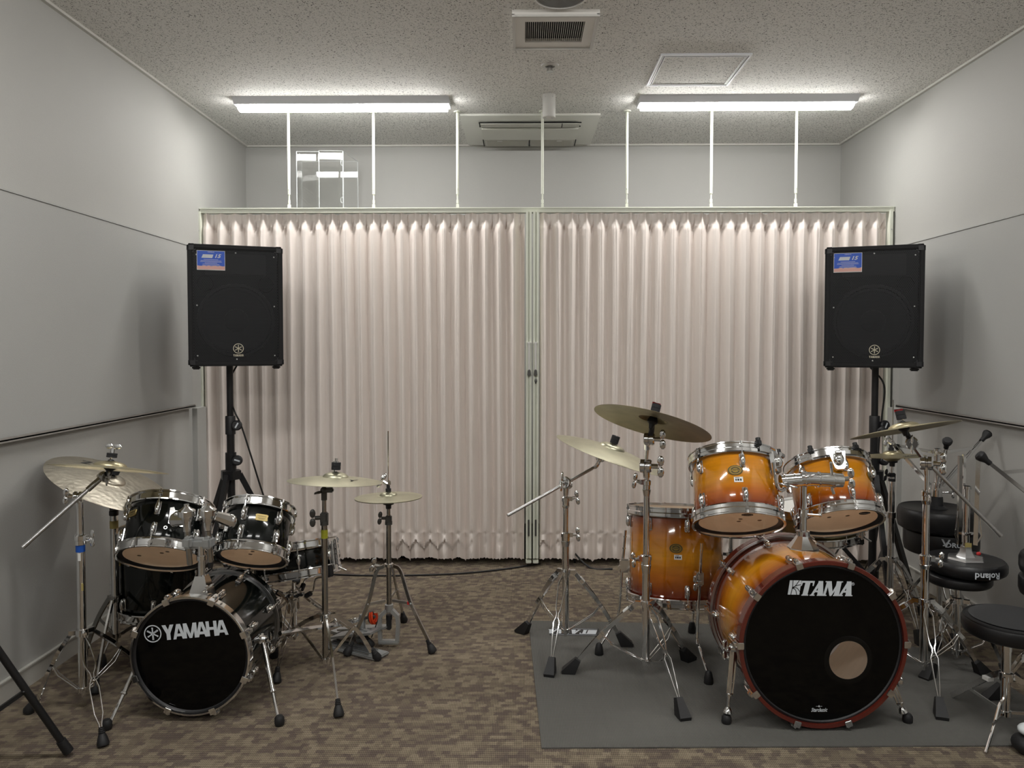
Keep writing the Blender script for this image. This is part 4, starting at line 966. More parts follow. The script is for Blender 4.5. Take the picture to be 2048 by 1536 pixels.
# floor tom
fc = P(328, 1120, 3.30); fc = V((fc.x, 3.30, .215))
FT1 = drum('floor_tom', 'black floor tom standing behind the black bass drum and the rack tom', fc, (0, 0, 1), .178, .34, LACQ, 8, 12, bottom=COATED)
badge_y(FT1, .178, -52, .225)
def ft_leg(t, top, knee, foot, R, c, ztop, zbr, bend=True, tama=False):
    b = B(); r = .0055 if not tama else .0062
    pts = [top, knee, foot+V((0, 0, .03))] if bend else [top, foot+V((0, 0, .03))]
    b.pipe(smoothc([top, top.lerp(knee, .5), knee, knee.lerp(foot, .25), foot+V((0, 0, .035))], 5), r, 10); 
    for k in (.1, .3, .5): q = top.lerp(knee, k*.7); b.tube(q, q+(knee-top).normalized()*.006, r*1.25, seg=10)
    o = part('leg', b, CHROME, t)
    b = B(); b.lathe([(0, .0), (.016, .0), (.019, .008), (.018, .028), (.013, .050), (.008, .056), (0, .056)], T((foot.x, foot.y, foot.z)), 18); part('rubber_foot', b, RUBBER, o)
    b = B(); br = top.lerp(knee, (top.z-zbr)/(top.z-knee.z)); d = (V((br.x, br.y, 0))-V((c.x, c.y, 0))).normalized(); m = frame(br, (0, 0, 1), d)
    b.box((-.012, 0, 0), (.040, .034, .062), m, bev=.006); b.box((0, 0, .010), (.024, .026, .030), m, bev=.005); wing(b, m @ V((.012, 0, -.012)), d.cross(V((0, 0, 1))), (0, 0, 1), 1.2); part('leg_bracket', b, CHROME, t)
for a in (-150, -28, 90):
    d = V((math.cos(math.radians(a)), math.sin(math.radians(a)), 0)); o_ = V((fc.x, fc.y, 0))+d*.205
    ft_leg(FT1, o_+V((0, 0, .47 if a == -28 else .36)), o_+V((0, 0, .14)), V((fc.x, fc.y, 0))+d*.245, .178, fc, 0, .27)
# snare
sn = P(590, 1117, 3.34); sa = aim(sn, -9.5, 1)
SNARE1 = drum('snare_drum', 'black snare drum tilted on its stand beside the black kit', sn-sa*.068, sa, .176, .125, LACQ, 8, 20, lugs=False, bottom=COATED, top=COATED)
def snare_bits(t, R, L, ang, nl=8, off=22):
    b = B(); b.tube((R+.014, 0, -.006), (R+.014, 0, L+.006), .003, seg=8); b.ball((R+.010, 0, L/2), (.011, .010, .026)); b.box((R+.014, 0, L-.004), (.012, .012, .012), bev=.002); b.box((R+.014, 0, .004), (.012, .012, .012), bev=.002); o = part('lug', b, CHROME, t, local=True); spin_copies(o, [off+360*i/nl for i in range(nl)])
    q = on_shell(R, ang, L/2); b = B(); b.box((0, 0, .010), (.045, L*.72, .020), q, bev=.004); b.box((0, .01, .028), (.016, L*.85, .014), q, bev=.003); b.tube(q @ V((-.018, -L*.5, .022)), q @ V((-.018, L*.45, .022)), .004); b.tube(q @ V((.016, -L*.55, .024)), q @ V((.016, L*.3, .024)), .005)
    for i in range(5): b.box((0, -L*.35+i*L*.17, .034), (.022, .006, .006), q)
    b.tube(q @ V((0, -L*.45, .03)), q @ V((.02, -L*.62, .055)), .004); part('strainer', b, CHROME, t, local=True)
snare_bits(SNARE1, .176, .125, 76)
q = sn-sa*.085
sc_ = P(589, 1290, 3.34); sb = V((sc_.x, 3.34, 0))
ss = thing('snare_stand', 'chrome snare stand with black clamp under the black snare', 'snare stand', sb)
pole(ss, sb, [(.07, .26, .0125), (.25, P(589, 1165, 3.34).z, .0095)])
b = B(); z_ = P(589, 1190, 3.34).z; b.box((sb.x, sb.y-.004, z_), (.05, .035, .014), bev=.003); b.box((sb.x+.03, sb.y-.004, z_+.003), (.025, .02, .010), bev=.003); part('clamp', b, PLASTIC, ss)
b = B(); b.lathe([(.0125, -.028), (.018, -.026), (.018, .026), (.0125, .028)], T((sb.x, sb.y, z_-.045)), 16); b.box((sb.x+.018, sb.y, z_-.035), (.014, .016, .05), bev=.003); part('sleeve', b, CHROME, ss)
b = B(); b.sweep(smoothc([P(556, 1184, 3.3), P(572, 1197, 3.3), P(580, 1213, 3.3), P(578, 1226, 3.3)]), [(-.004, -.008), (.004, -.008), (.004, .008), (-.004, .008)]); b.ball(P(578, 1219, 3.3), (.010, .006, .018)); part('tilt_lever', b, CHROME, ss)
top = P(592, 1165, 3.34)
for k, (dx, dy) in enumerate(((-.95, -.25), (.85, -.45), (.1, .95))):
    d = V((dx, dy, 0)).normalized(); s_ = sa; e = q+(d-sa*d.dot(sa)).normalized()*.188
    b = B(); b.pipe(smoothc([top-V((0, 0, .02)), top+d*.05-V((0, 0, .045)), top+d*.10-V((0, 0, .02)), q+(d-sa*d.dot(sa)).normalized()*.11-sa*.012, e-sa*.010, e+sa*.026], 5), .0042, 8); o = part('basket_arm', b, CHROME, ss)
    b = B(); m = frame(e+sa*.012, sa, d); b.box((.004, 0, 0), (.018, .030, .048), m, bev=.004); part('rubber_grip', b, RUBBER, o)
    b = B(); b.tube(top+d*.06-V((0, 0, .05)), top+d*.085-V((0, 0, .035)), .011); part('arm_sleeve', b, RUBBER, o)
feet = [G(552, 1368), V((sb.x+.33, 3.40, 0)), V((sb.x-.22, 3.62, 0))]
tripod(ss, sb, .255, .085, feet, 'double', foot='boot', bulge=.0, w=.010)

# --- cymbal stand 1 (boom, far left)
ft = [G(207, 1495), V((-1.82, 2.76, 0)), V((-1.50, 3.06, 0))]
c = V((P(163, 1200, 2.80).x, 2.80, 0))
st = thing('cymbal_stand', 'chrome boom cymbal stand with blue tape, at the left wall in front', 'cymbal stand', c)
z1078, z1000 = P(160, 1078, 2.8).z, P(160, 1004, 2.8).z
pole(st, c, [(.075, z1078, .0150), (z1078, z1000, .0125)]); collar(st, c, z1078, .015, (1, -.3, 0)); tape(st, c, P(160, 1103, 2.8).z, P(160, 1089, 2.8).z, .0152, BLUETAPE)
b = B(); b.box((c.x+.004, c.y-.0157, P(163, 1112, 2.8).z), (.010, .0015, .028)); part('price_tag', b, PAPER, st)
b = B(); b.box((c.x+.012, c.y-.0135, P(163, 1172, 2.8).z), (.006, .004, .026)); part('tape', b, MASKTAPE, st)
tl = P(156, 993, 2.80)
tilter(st, tl, (0, 0, 1), wd=(-1, -.35, .1)); b = B(); b.tube((c.x, c.y, z1000-.03), tl+V((0, 0, .0)), .011, .013); part('tilter_base', b, CHROME, st)
ba, bb = P(45, 1095, 2.66), P(200, 958, 2.83)
b = B(); b.tube(ba, bb, .0075, seg=14); b.tube(ba, ba+(bb-ba)*.08, .0085, seg=14); part('boom_arm', b, STEEL, st)
b = B(); b.tube(ba+(bb-ba)*.83, bb+(bb-ba).normalized()*.03, .0105, seg=14); part('boom_sleeve', b, DCHROME, st)
cc1 = P(220, 935, 2.82); n1 = aim(cc1, 5.0, -1.4)
j = P(209, 953, 2.83); tilter(st, j, n1, wd=(.8, -.8, 0), metal=DCHROME)
cym_post(st, j, cc1, n1, .016, top='wing')
tripod(st, c, P(163, 1264, 2.8).z, .075, ft, 'double', sep=SEP_Y, foot='boot', w=.012, brace_t=.5)
cymbal('crash_cymbal', 'bronze crash cymbal on the boom stand by the left wall, seen edge-on', cc1, n1, .405, CYM, rise=.013)
# --- stand 2 with hammered ride
c = V((P(230, 1150, 3.16).x, 3.16, 0)); ft = [V((-1.915, 3.28, 0)), G(189, 1390), V((-1.475, 3.40, 0))]
st = thing('cymbal_stand', 'chrome cymbal stand with black collar behind the blue-taped stand', 'cymbal stand', c)
zz = lambda py: P(230, py, 3.16).z
pole(st, c, [(.13, zz(1030), .0155), (zz(1030), zz(985), .012)]); b = B(); b.lathe([(.0155, zz(1031)), (.0185, zz(1030)), (.0185, zz(1022)), (.016, zz(1021))], T((c.x, c.y, 0)), 18); part('collar', b, PLASTIC, st)
b = B(); b.lathe([(.012, zz(1021)), (.0165, zz(1020)), (.0165, zz(1004)), (.012, zz(1003))], T((c.x, c.y, 0)), 18); b.tube((c.x, c.y, zz(1010)), (c.x+.05, c.y-.01, zz(1016)), .004); part('sleeve', b, GREYCLAMP, st)
tape(st, c, zz(1056), zz(1041), .0157, MASKTAPE)
cc2 = P(221, 963, 3.14); n2 = aim(cc2, 19, 20)
cym_post(st, V((c.x, c.y, zz(990))), cc2, n2, .02, top='none')
tripod(st, c, zz(1197), .14, ft, 'flat', foot='boot', w=.018, bulge=.014, brace_t=.45, metal=DCHROME)
cymbal('ride_cymbal', 'large hammered ride cymbal tilted to face forward, under the edge-on crash', cc2, n2, .50, CYMH, mark=[('Zildjian', .030, 84, .175, 100), ('Z', .05, -118, .17, 70)])
# --- stand 3 straight, centre
c = V((P(650, 1200, 3.10).x, 3.10, 0)); ft = [G(678, 1436), G(546, 1315), G(757, 1320)]
st = thing('cymbal_stand', 'straight chrome cymbal stand with yellow tape on its pole', 'cymbal stand', c)
zz = lambda py: P(650, py, 3.10).z
pole(st, c, [(.06, zz(1044), .0125), (zz(1044), zz(990), .0090)], DCHROME)
b = B(); b.box((c.x, c.y, zz(1035)), (.030, .030, .044), bev=.005); b.lathe([(.012, zz(1050)), (.0165, zz(1050)), (.0165, zz(1041)), (.012, zz(1041))], T((c.x, c.y, 0)), 16); part('collar', b, GREYCLAMP, st); b = B(); wing(b, (c.x-.016, c.y-.004, zz(1035)), (-1, -.3, .0), (.25, 0, 1), 1.35); part('wing_nut', b, GREYCLAMP, st)
tape(st, c, zz(1076), zz(1059), .0128, YELLOWTAPE)
b = B(); b.tube((c.x, c.y, zz(1000)), (c.x, c.y, zz(986)), .012, seg=14); b.ball((c.x, c.y, zz(981)), (.016, .014, .016)); b.box((c.x+.022, c.y, zz(980)), (.034, .02, .020), bev=.005); part('tilter', b, GREYCLAMP, st); b = B(); wing(b, (c.x-.010, c.y-.010, zz(983)), (-1, -.2, -.2), (0, -1, 0), .9); part('wing_nut', b, GREYCLAMP, st)
cc3 = P(671, 958, 3.09); n3 = aim(cc3, 1.0, 6.0); cym_post(st, V((c.x+.02, c.y, zz(980))), cc3, n3, .030, top='nut')
tripod(st, c, zz(1234), .065, ft, 'flat', foot='boot', w=.014, bulge=.022, brace_t=.48)
cymbal('crash_cymbal', 'pale bronze crash cymbal lying flat on the yellow-taped stand', cc3, n3, .380, CYMG, bell=.055, mark=[('Y', .045, 48, .105, 60)])
# --- hi-hat left with double pedal
def hihat(label, px, Yh, pyc, D, foots, hubpy, rodtop, metal, felt2, topr, v, roll, mk, cl, kit, wr=.0115, basez=.10, box=None, clmat=None):
    c = V((P(px, 1000, Yh).x, Yh, 0)); zz = lambda py: P(px, py, Yh).z
    st = thing('hi_hat_stand', label, 'hi-hat stand', c)
    cc = P(px, pyc, Yh); n = aim(cc, roll, v)
    zc = cc.z
    pole(st, c, [(basez, zc-.10, wr), (zc-.11, zc-.03, .0085)], metal)
    b = B(); b.tube((c.x, c.y, zc-.03), (c.x, c.y, zz(rodtop)), .0028, seg=8); part('pull_rod', b, DCHROME, st)
    b = B(); b.lathe([(.004, -.050), (.012, -.050), (.013, -.034), (.024, -.030), (.026, -.018), (.026, -.012), (.006, -.006)], T((c.x, c.y, zc)), 20); part('cymbal_seat', b, PLASTIC, st)
    b = B(); b.box((c.x, c.y, zc-.096), (.028, .026, .030), bev=.004); b.lathe([(.011, -.122), (.0165, -.122), (.0165, -.108), (.011, -.108)], T((c.x, c.y, zc)), 16); part('collar', b, clmat or GREYCLAMP, st); b = B(); wing(b, (c.x-.014, c.y-.006, zc-.092), (-1, -.4, .1), (.3, 0, 1), 1.1); part('wing_nut', b, clmat or GREYCLAMP, st)
    b = B(); b.lathe([(.003, .020), (.0125, .020), (.0125, .040), (.008, .042), (.008, .058), (.003, .060)], frame(cc, n), 16); part('clutch', b, PLASTIC, st); b = B(); wing(b, cc+V((-.006, -.004, .062)), (-1, -.2, .7), (-.7, 0, 1), 1.3); b.box(cc+V((.004, 0, .066)), (.014, .014, .022), bev=.003); part('wing_nut', b, CHROME, st)
    cymbal('hi_hat_cymbal', 'upper '+cl, cc+n*.006, n, D, CYMG if kit == 1 else CYM, bell=.042, bh=.014, rise=.013, group=None, mark=mk)
    cymbal('hi_hat_cymbal', 'lower '+cl, cc-n*.006, n, D, CYMG if kit == 1 else CYM, bell=.042, bh=.014, rise=.013, flip=True)
    return st, c, zz
st, c, zz = hihat('chrome hi-hat stand with silver pedal frame beside the black kit', 777, 3.42, 995, .300, None, 1130, 862, DCHROME, 0, 0, 9.5, -2.5, None, 'pale bronze hi-hat cymbal of the black kit', 1, basez=.16)
fts = [G(867, 1307), G(692, 1312), V((c.x+.02, c.y+.30, 0))]
b = B(); b.lathe([(.012, zz(1134)), (.020, zz(1133)), (.020, zz(1127)), (.012, zz(1126))], T((c.x, c.y, 0)), 18); part('leg_hub', b, CHROME, st); b = B(); wing(b, (c.x-.04, c.y-.02, zz(1130)), (-1, -.3, .3), (.5, 0, 1), 1.3); part('wing_nut', b, CHROME, st)
for f in fts:
    d = (f-c); d.z = 0; d.normalize(); s_ = V((-d.y, d.x, 0))
    pth = smoothc([V((c.x, c.y, zz(1130)))+d*.025, V((c.x, c.y, zz(1140)))+d*.062, V((c.x, c.y, 0)).lerp(f, .5)+V((0, 0, zz(1200)+.0)), f-d*.02+V((0, 0, .045))], 6)
    b = B(); b.strip(pth, s_, .015, .008); lg = part('leg', b, DCHROME, st); b = B(); foot_boot(b, f, d); part('rubber_foot', b, RUBBER, lg)
    b = B(); k = pth[12]; b.strip([V((c.x, c.y, zz(1200)))+d*.018, k], s_, .012, .004); b.ball(k, .006); part('brace', b, STEEL, st)
b = B(); f0 = fts[0]; d = (f0-c); d.z = 0; d.normalize(); b.box((0, 0, 0), (.018, .006, .014), frame(V((c.x, c.y, zz(1200)))+d*.105, (0, 0, 1), d)); part('red_tape', b, REDP, st)
# cast frame and footboard
b = B(); fz1, fz0 = zz(1207), .03
b.lathe([(.012, fz1-.002), (.019, fz1-.004), (.019, fz1-.035), (.012, fz1-.04)], T((c.x, c.y, 0)), 16)
for s_ in (-1, 1):
    b.strip([V((c.x+s_*.012, c.y, fz1-.03)), V((c.x+s_*.038, c.y-.004, fz1-.055)), V((c.x+s_*.042, c.y-.006, .10)), V((c.x+s_*.038, c.y-.010, .028))], V((0, 1, 0)), .016, .030)
b.box((c.x, c.y-.012, .022), (.092, .034, .016), bev=.004); part('pedal_frame', b, CAST, st)
b = B(); b.tube((c.x, c.y-.002, .12), (c.x, c.y-.002, fz1-.05), .014, seg=12); b.box((c.x, c.y-.006, .10), (.022, .02, .05), bev=.004); part('spring_housing', b, PLASTIC, st)
b = B(); b.strip([V((c.x-.006, c.y-.012, .09)), V((c.x-.12, c.y+.06, .06)), V((c.x-.25, c.y+.15, .022))], V((.5, .85, 0)), .008, .060); b.box((0, 0, .006), (.045, .066, .012), T((c.x-.265, c.y+.16, 0)) @ RZ(-33)); part('footboard', b, CAST, st)
# double pedal (slave side)
pc = G(742, 1300); pc = V((pc.x, pc.y, 0))
pd = thing('bass_pedal', 'silver bass pedal with orange cam and chrome drive shaft', 'pedal', pc)
fwd = (G(655, 1290)-G(765, 1318)); fwd.z = 0; fwd.normalize(); sd = V((-fwd.y, fwd.x, 0))
mp_ = frame(G(712, 1303), (0, 0, 1), fwd)
b = B(); b.box((0, 0, .008), (.30, .095, .012), mp_, bev=.004); part('base_plate', b, CAST, pd)
b = B()
for i in range(-2, 3): b.box((.02, i*.016, .0175), (.24, .005, .004), mp_)
part('base_ribs', b, STEEL, pd)
hl, te = P(662, 1276, 3.46), P(752, 1262, 3.36); fd_ = (te-hl).normalized()
b = B(); b.strip([hl, hl.lerp(te, .12)+V((0, 0, .008)), hl.lerp(te, .6)+V((0, 0, .006)), te], sd, .010, .085); b.box((0, 0, 0), (.045, .08, .03), frame(hl-V((0, 0, .025)), (0, 0, 1), fwd), bev=.006)
for i in range(4):
    for k in (-1, 1): b.box((0, 0, 0), (.020, .006, .004), frame(hl.lerp(te, .45+i*.12)+sd*k*.014+V((0, 0, .013)), (0, 0, 1), fd_))
part('footboard', b, CAST, pd)
po = P(724, 1262, G(728, 1296).y+.05); pb = V((po.x, po.y, 0))
zt_ = P(722, 1235, po.y).z
b = B(); b.tube(pb+V((0, 0, .012)), pb+V((0, 0, zt_-.02)), .011, seg=16); b.lathe([(0, zt_-.055), (.0165, zt_-.050), (.0165, zt_-.004), (.010, zt_+.014), (0, zt_+.016)], T(pb), 18); part('post', b, CAST, pd)
b = B(); b.box(pb+V((0, 0, .025)), (.05, .045, .03), bev=.006); part('post_foot', b, CAST, pd)
hub = V((pb.x, pb.y, zt_-.004)); ce = P(745, 1234, po.y-.01); ax = (ce-hub).normalized()
b = B(); b.tube(hub-ax*.03, ce+ax*.012, .0075, seg=12); b.lathe([(.008, -.012), (.027, -.012), (.030, -.006), (.024, -.002), (.024, .0)], frame(ce, ax), 24); part('axle', b, GREYCLAMP, pd)
b = B(); b.lathe([(.019, -.003), (.033, -.003), (.033, .004), (.019, .004)], frame(ce, ax), 28, close=True, a0=-60, a1=190); b.lathe([(.024, .008), (.034, .008), (.034, .012), (.024, .012)], frame(ce, ax), 28, close=True, a0=-60, a1=190); part('cam', b, ORANGE, pd)
b = B(); b.strip([ce+V((.03, 0, 0)), P(743, 1275, po.y-.02)], V((0, 1, 0)), .004, .010); part('drive_strap', b, PLASTIC, pd)
sh0, sh1 = P(560, 1267, 3.02), P(696, 1245, po.y)
b = B(); b.sweep([sh0, sh1], [(.010*math.cos(PI/3*i+.5), .010*math.sin(PI/3*i+.5)) for i in range(6)]); part('drive_shaft', b, CHROME, pd)
b = B(); b.tube(sh1, sh1.lerp(hub, .35), .012, seg=10); b.tube(sh1.lerp(hub, .3), hub, .006, seg=8); b.ball(sh1.lerp(hub, .5), .012); b.tube(sh1.lerp(hub, .6), sh1.lerp(hub, .85), .010, seg=8); part('universal_joint', b, CHROME, pd)
# black tripod stand at the left edge
c = V((-1.70, 2.30, 0)); tt = thing('black_tripod_stand', 'black tripod stand leg reaching in at the bottom left corner', 'stand', c)
f_ = G(136, 1512); hz = P(-90, 1268, 2.34).z
b = B(); b.tube((c.x, c.y, .10), (c.x, c.y, 1.05), .013, seg=14); part('pole', b, BLACKPAINT, tt)
b = B(); b.lathe([(.013, .54), (.030, .54), (.030, .49), (.013, .48)], T(c), 12); b.lathe([(.013, .20), (.024, .20), (.024, .16), (.013, .16)], T(c), 12); part('hub', b, PLASTIC, tt)
d0 = (f_-c); d0.z = 0; L0 = d0.length; d0.normalize()
for k in range(3):
    d = RZ(120*k).to_3x3() @ d0; rr = min(L0, .24 if k == 2 else L0); e = c+d*rr+V((0, 0, .018)); h = c+d*.03+V((0, 0, .505))
    b = B(); b.tube(h, e, .0115, seg=14); l = part('leg', b, BLACKPAINT, tt); b = B(); v = (e-h).normalized(); b.tube(e-v*.045, e+v*.004, .0150, .0165, 14); part('rubber_foot', b, RUBBER, l)
    mdl = h.lerp(e, .52); b = B(); b.strip([c+d*.02+V((0, 0, .18)), mdl], V((-d.y, d.x, 0)), .013, .010); b.ball(mdl-V((0, .012, 0)), .005); part('brace', b, BLACKPAINT, tt)

# ================================================================== SUNBURST KIT
# mat with mirrored logo patch
mt = thing('drum_mat', 'grey ribbed drum mat under the sunburst kit', 'mat', (1, 3, 0))
pl = [G(1083, 1498), V((1.93, 2.58, 0)), V((1.93, 3.36, 0)), G(1470, 1251), G(1057, 1243)]
b = B(); b.prism([(p.x, p.y) for p in pl], .0005, .005); part('mat_sheet', b, MATM, mt)
lc = G(1149, 1266); mm = T((lc.x, lc.y, .0052)) @ RZ(178)
b = B(); b.box((0, 0, .0), (.235, .095, .0008), mm); lp = part('logo_patch', b, BLACKINK, mt)
WT = {'T': .78, 'A': .90, 'M': 1.10}
b = B(); letters(b, 'TAMA', SER, WT, .052, .02, mm @ T((.03, 0, .0006)), shear=.2)
b.prism([(-.108, -.026), (-.066, -.026), (-.056, .026), (-.098, .026)], .0006, .0012, mm); b.box((0, .038, .0008), (.22, .002, .0006), mm); b.box((0, -.038, .0008), (.22, .002, .0006), mm); part('logo_print', b, WHITEINK, lp)
# bass drum
cf = P(1648, 1286.5, 2.66); cr = P(1561, 1250, 3.07); cf.z = cr.z = .309
mi_ = None
x, y = 0, 0
sc = 2.66/F
TB, tm, TL, TR, TRo = bass_drum('bass_drum', 'sunburst bass drum with red hoops and black front head with port hole', cf, cr, .279, BURST_B, REDHOOP, 10, 0, True, hw=.040, ht=.014, hole=((1701-1648)*sc, -(1320-1286.5)*sc, .068))
x, y = at_head(tm, TL, 1654, 1177)
b = B(); letters(b, 'TAMA', SER, {'T': .88, 'A': .98, 'M': 1.18}, 30*sc, -.12, T((x, y, TL-.0115)) @ RZ(-1.0), shear=.22)
part('logo_letters', b, WHITEINK, TB, local=True); b = B(); x, y = at_head(tm, TL, 1589, 1175); hh = 14.5*sc
m_ = T((x, y, TL-.0115)) @ RZ(-1)
b.prism([((px+.16*py)*hh*.82, py*hh) for px, py in ((-.98, -1), (1, -1), (1, 1), (-.98, 1))], 0, .0006, m_)
part('logo_emblem', b, WHITEINK, TB, local=True); e_ = B()
for pts_ in ([(-.45, -1), (-.38, 0), (-.45, 1)], [(-.38, -.05), (.1, .25), (.6, 1)], [(-.38, .02), (.35, .30), (1, .42)], [(-.38, -.1), (.2, -.3), (.55, -1)], [(-.38, -.03), (.4, -.05), (1, -.55)]):
    e_.sweep([m_ @ V(((px+.16*py)*hh*.82, py*hh, .0008)) for px, py in smoothc([(a_, c_, 0) for a_, c_ in pts_], 4) and [(q_.x, q_.y) for q_ in smoothc([(a_, c_, 0) for a_, c_ in pts_], 4)]], [(-.0002, -.0011), (.0002, -.0011), (.0002, .0011), (-.0002, .0011)], (0, 0, 1))
part('emblem_line', e_, HEADB, TB, local=True)
b = B(); x, y = at_head(tm, TL, 1706, 1168); b.lathe([(.0042, 0), (.0052, 0), (.0052, .0006), (.0042, .0006)], T((x, y, TL-.0115)), 20, close=True); strip_text(b, 'R', .0075, T((x, y, TL-.0112)))
part('trademark_sign', b, WHITEINK, TB, local=True); b = B(); x, y = at_head(tm, TL, 1638, 1420); strip_text(b, 'Starclassic', .019, T((x, y, TL-.0112)), shear=.35, offset=.0003, sx=.72)
x, y = at_head(tm, TL, 1638, 1413); b.box((x, y+.001, TL-.0112), (.022, .0008, .0005)); b.prism([(-.003, 0), (0, .004), (.003, 0), (0, -.004)], 0, .0006, T((x, y+.001, TL-.0115)))
part('series_lettering', b, WHITEINK, TB, local=True)
mid = cr.lerp(cf, .80)
tp = P(1466, 1290, mid.y); spur(TB, V((mid.x-.292, mid.y-.02, tp.z)), G(1453, 1446, .005), mid, style='t'); spur(TB, V((mid.x+.262, mid.y-.0, P(1803, 1345, mid.y).z)), G(1815, 1444, .005), mid, style='t')
# tom holder
Yh = 2.90
th = thing('tom_holder', 'chrome pyramid base and pipe holding both sunburst rack toms', 'tom holder', P(1606, 1095, Yh))
zb = .309+.275
cxp = P(1606, 1080, Yh).x
zn = P(1606, 1072, Yh).z
b = B(); 
rings = [(.056, .050, zb-.012), (.054, .048, zb+.006), (.026, .024, zn-.004), (.021, .021, zn+.01)]
vs = []
for wx, wy, z in rings:
    for i in range(8): a = PI/8+i*PI/4; vs.append((cxp+wx*math.cos(a)*1.06, Yh+wy*math.sin(a)*1.06, z))
b.raw(vs, [tuple(range(8))[::-1], tuple(range(24, 32))]+[(k*8+i, k*8+(i+1) % 8, k*8+8+(i+1) % 8, k*8+8+i) for k in range(3) for i in range(8)]); part('base_plate', b, CHROME, th, sharp=20)
b = B(); b.lathe([(.013, zn), (.024, zn+.002), (.024, zn+.020), (.013, zn+.022)], T((cxp, Yh, 0)), 20); b.tube((cxp, Yh, zn), (cxp, Yh, P(1606, 956, Yh).z), .0125, seg=20); part('pipe', b, CHROME, th)
b = B(); z_ = P(1606, 1025, Yh).z; b.lathe([(.013, -.016), (.019, -.014), (.019, .014), (.013, .016)], T((cxp, Yh, z_)), 18); b.tube((cxp, Yh-.01, z_-.004), (cxp+.055, Yh-.02, z_-.006), .005); b.ball((cxp+.055, Yh-.02, z_-.006), .007); part('memory_lock', b, CHROME, th)
Ya = 2.85
for (a_, b_, r_) in (((1561, 963), (1622, 958), .025), ((1600, 957), (1684, 961), .026)):
    p, q = P(*a_, Ya), P(*b_, Ya); b = B(); b.tube(p, q, r_, seg=18)
    for k in (.12, .45, .8): m = frame(p.lerp(q, k), q-p); b.lathe([(r_, -.003), (r_+.003, -.002), (r_+.003, .002), (r_, .003)], m, 18)
    part('clamp_arm', b, CHROME, th)
b = B(); b.box(P(1610, 955, Ya+.035), (.04, .06, .032), bev=.008); wing(b, P(1685, 958, Ya), (1, -.2, .1), (0, 0, 1), 1.4); wing(b, P(1574, 968, Ya-.015), (-.2, -1, 0), (1, 0, -.2), 1.3); wing(b, P(1613, 952, Ya-.02), (.3, -1, .2), (1, 0, .2), 1.0); part('clamp_block', b, CHROME, th)
# toms
c1 = P(1476, 1044, 2.90); a1 = aim(c1, -2.0, -16)
TT1 = drum('rack_tom', 'sunburst rack tom above the floor tom, with label under its oval badge', c1, a1, .157, .245, BURST_T, 6, -4, tama=True)
c2 = P(1678, 1041, 3.02); a2 = aim(c2, -8.5, -17.5)
TT2 = drum('rack_tom', 'sunburst rack tom next to the hi-hat, right of the clamp pipe', c2, a2, .153, .228, BURST_T, 6, 3, tama=True)
badge_t(TT1, .157, -14, .150); badge_t(TT2, .153, 52, .143)
for t_, R_, ang, r_ in ((TT1, .157, 4, .100), (TT2, .153, 40, .108)):
    b = B(); a = math.radians(ang); q = T((r_*math.cos(a), r_*math.sin(a), -.0016)) @ M(((0, 0, 0, 0),)*4 if False else M.Identity(4)) @ RZ(90) @ RX(180)
    b.lathe([(0, 0), (.016, 0)], q @ M.Diagonal((1.35, 1, 1, 1)), 28); o = part('head_logo', b, BLACKINK, t_, local=True)
    b = B(); b.mesh(fontmesh('EVANS', .0105, offset=.0002, ext=.0001, sx=1.1), q @ T((0, 0, .0006))); part('logo_print', b, WHITEINK, o, local=True)
dots(TT1, .15, ((-4, .045), (-5, .015), (60, .08))); dots(TT2, .143, ((12, .06), (-50, .07)))
# suspension mounts with L rods
def susp(t, R, L, ang, w=34):
    q = on_shell(R, ang, L-.035); b = B(); b.lathe([(R+.017, L-.004), (R+.022, L-.004), (R+.022, L-.020), (R+.017, L-.020)], None, 24, close=True, a0=ang-w, a1=ang+w)
    b.prism([(-.030, .022), (.030, .022), (.020, -.045), (.012, -.052), (-.012, -.052), (-.020, -.045)], .012, .030, q); b.ball((0, -.01, .034), (.020, .026, .014), q); b.tube(q @ V((-.010, .01, .045)), q @ V((.012, .01, .045)), .010); part('suspension_mount', b, CHROME, t, local=True)
    for s_ in (-1, 1): b = B(); m = RZ(ang+s_*w) @ T((R+.017, 0, L+.012)); b.box((0, 0, 0), (.022, .020, .024), m, bev=.004); b.tube(m @ V((0, 0, .008)), m @ V((0, 0, .020)), .009); part('rubber_bushing', b, RUBBER, t, local=True)
susp(TT1, .157, .245, 44, 26); susp(TT2, .153, .228, -7, 30)
b = B(); b.pipe(smoothc([P(1546, 925, Ya-.03), P(1549, 950, Ya-.03), P(1553, 972, Ya-.03), P(1559, 981, Ya-.02), P(1568, 979, Ya-.01), P(1576, 968, Ya)], 5), .0058, 10); part('l_rod', b, CHROME, th)
b = B(); b.pipe(smoothc([P(1662, 925, Ya-.03), P(1664, 950, Ya-.01), P(1664, 975, Ya), P(1668, 988, Ya)], 4), .0055, 10); part('l_rod', b, CHROME, th)
# floor tom
fc = P(1351, 1195, 3.38)
FT2 = drum('floor_tom', 'sunburst floor tom with chrome legs behind the straight stand', fc, aim(fc, 3.5, 9.5), .203, .388, BURST_F, 8, 2, tama=True, bottom=COATED)
badge_t(FT2, .203, -11, .235)
def vleg(pt, pk, pf, Y, Yf, z=0):
    return P(*pt, Y), P(*pk, Y), G(*pf, z)
for pt, pk, pf, Y in (((1403, 1086), (1394, 1275), (1417, 1369), 3.165), ((1251, 1060), (1237, 1225), (1198, 1311), 3.42), ((1391, 1180), (1387, 1215), (1384, 1267), 3.605)):
    top, kn, fo = P(*pt, Y), P(*pk, Y), G(*pf); zbr = P(0, 1152, Y).z if Y < 3.2 else (P(0, 1125, Y).z if Y < 3.5 else .40)
    if Y > 3.5: top.z = .5
    ft_leg(FT2, top, kn, fo, .203, fc, 0, zbr, tama=True)
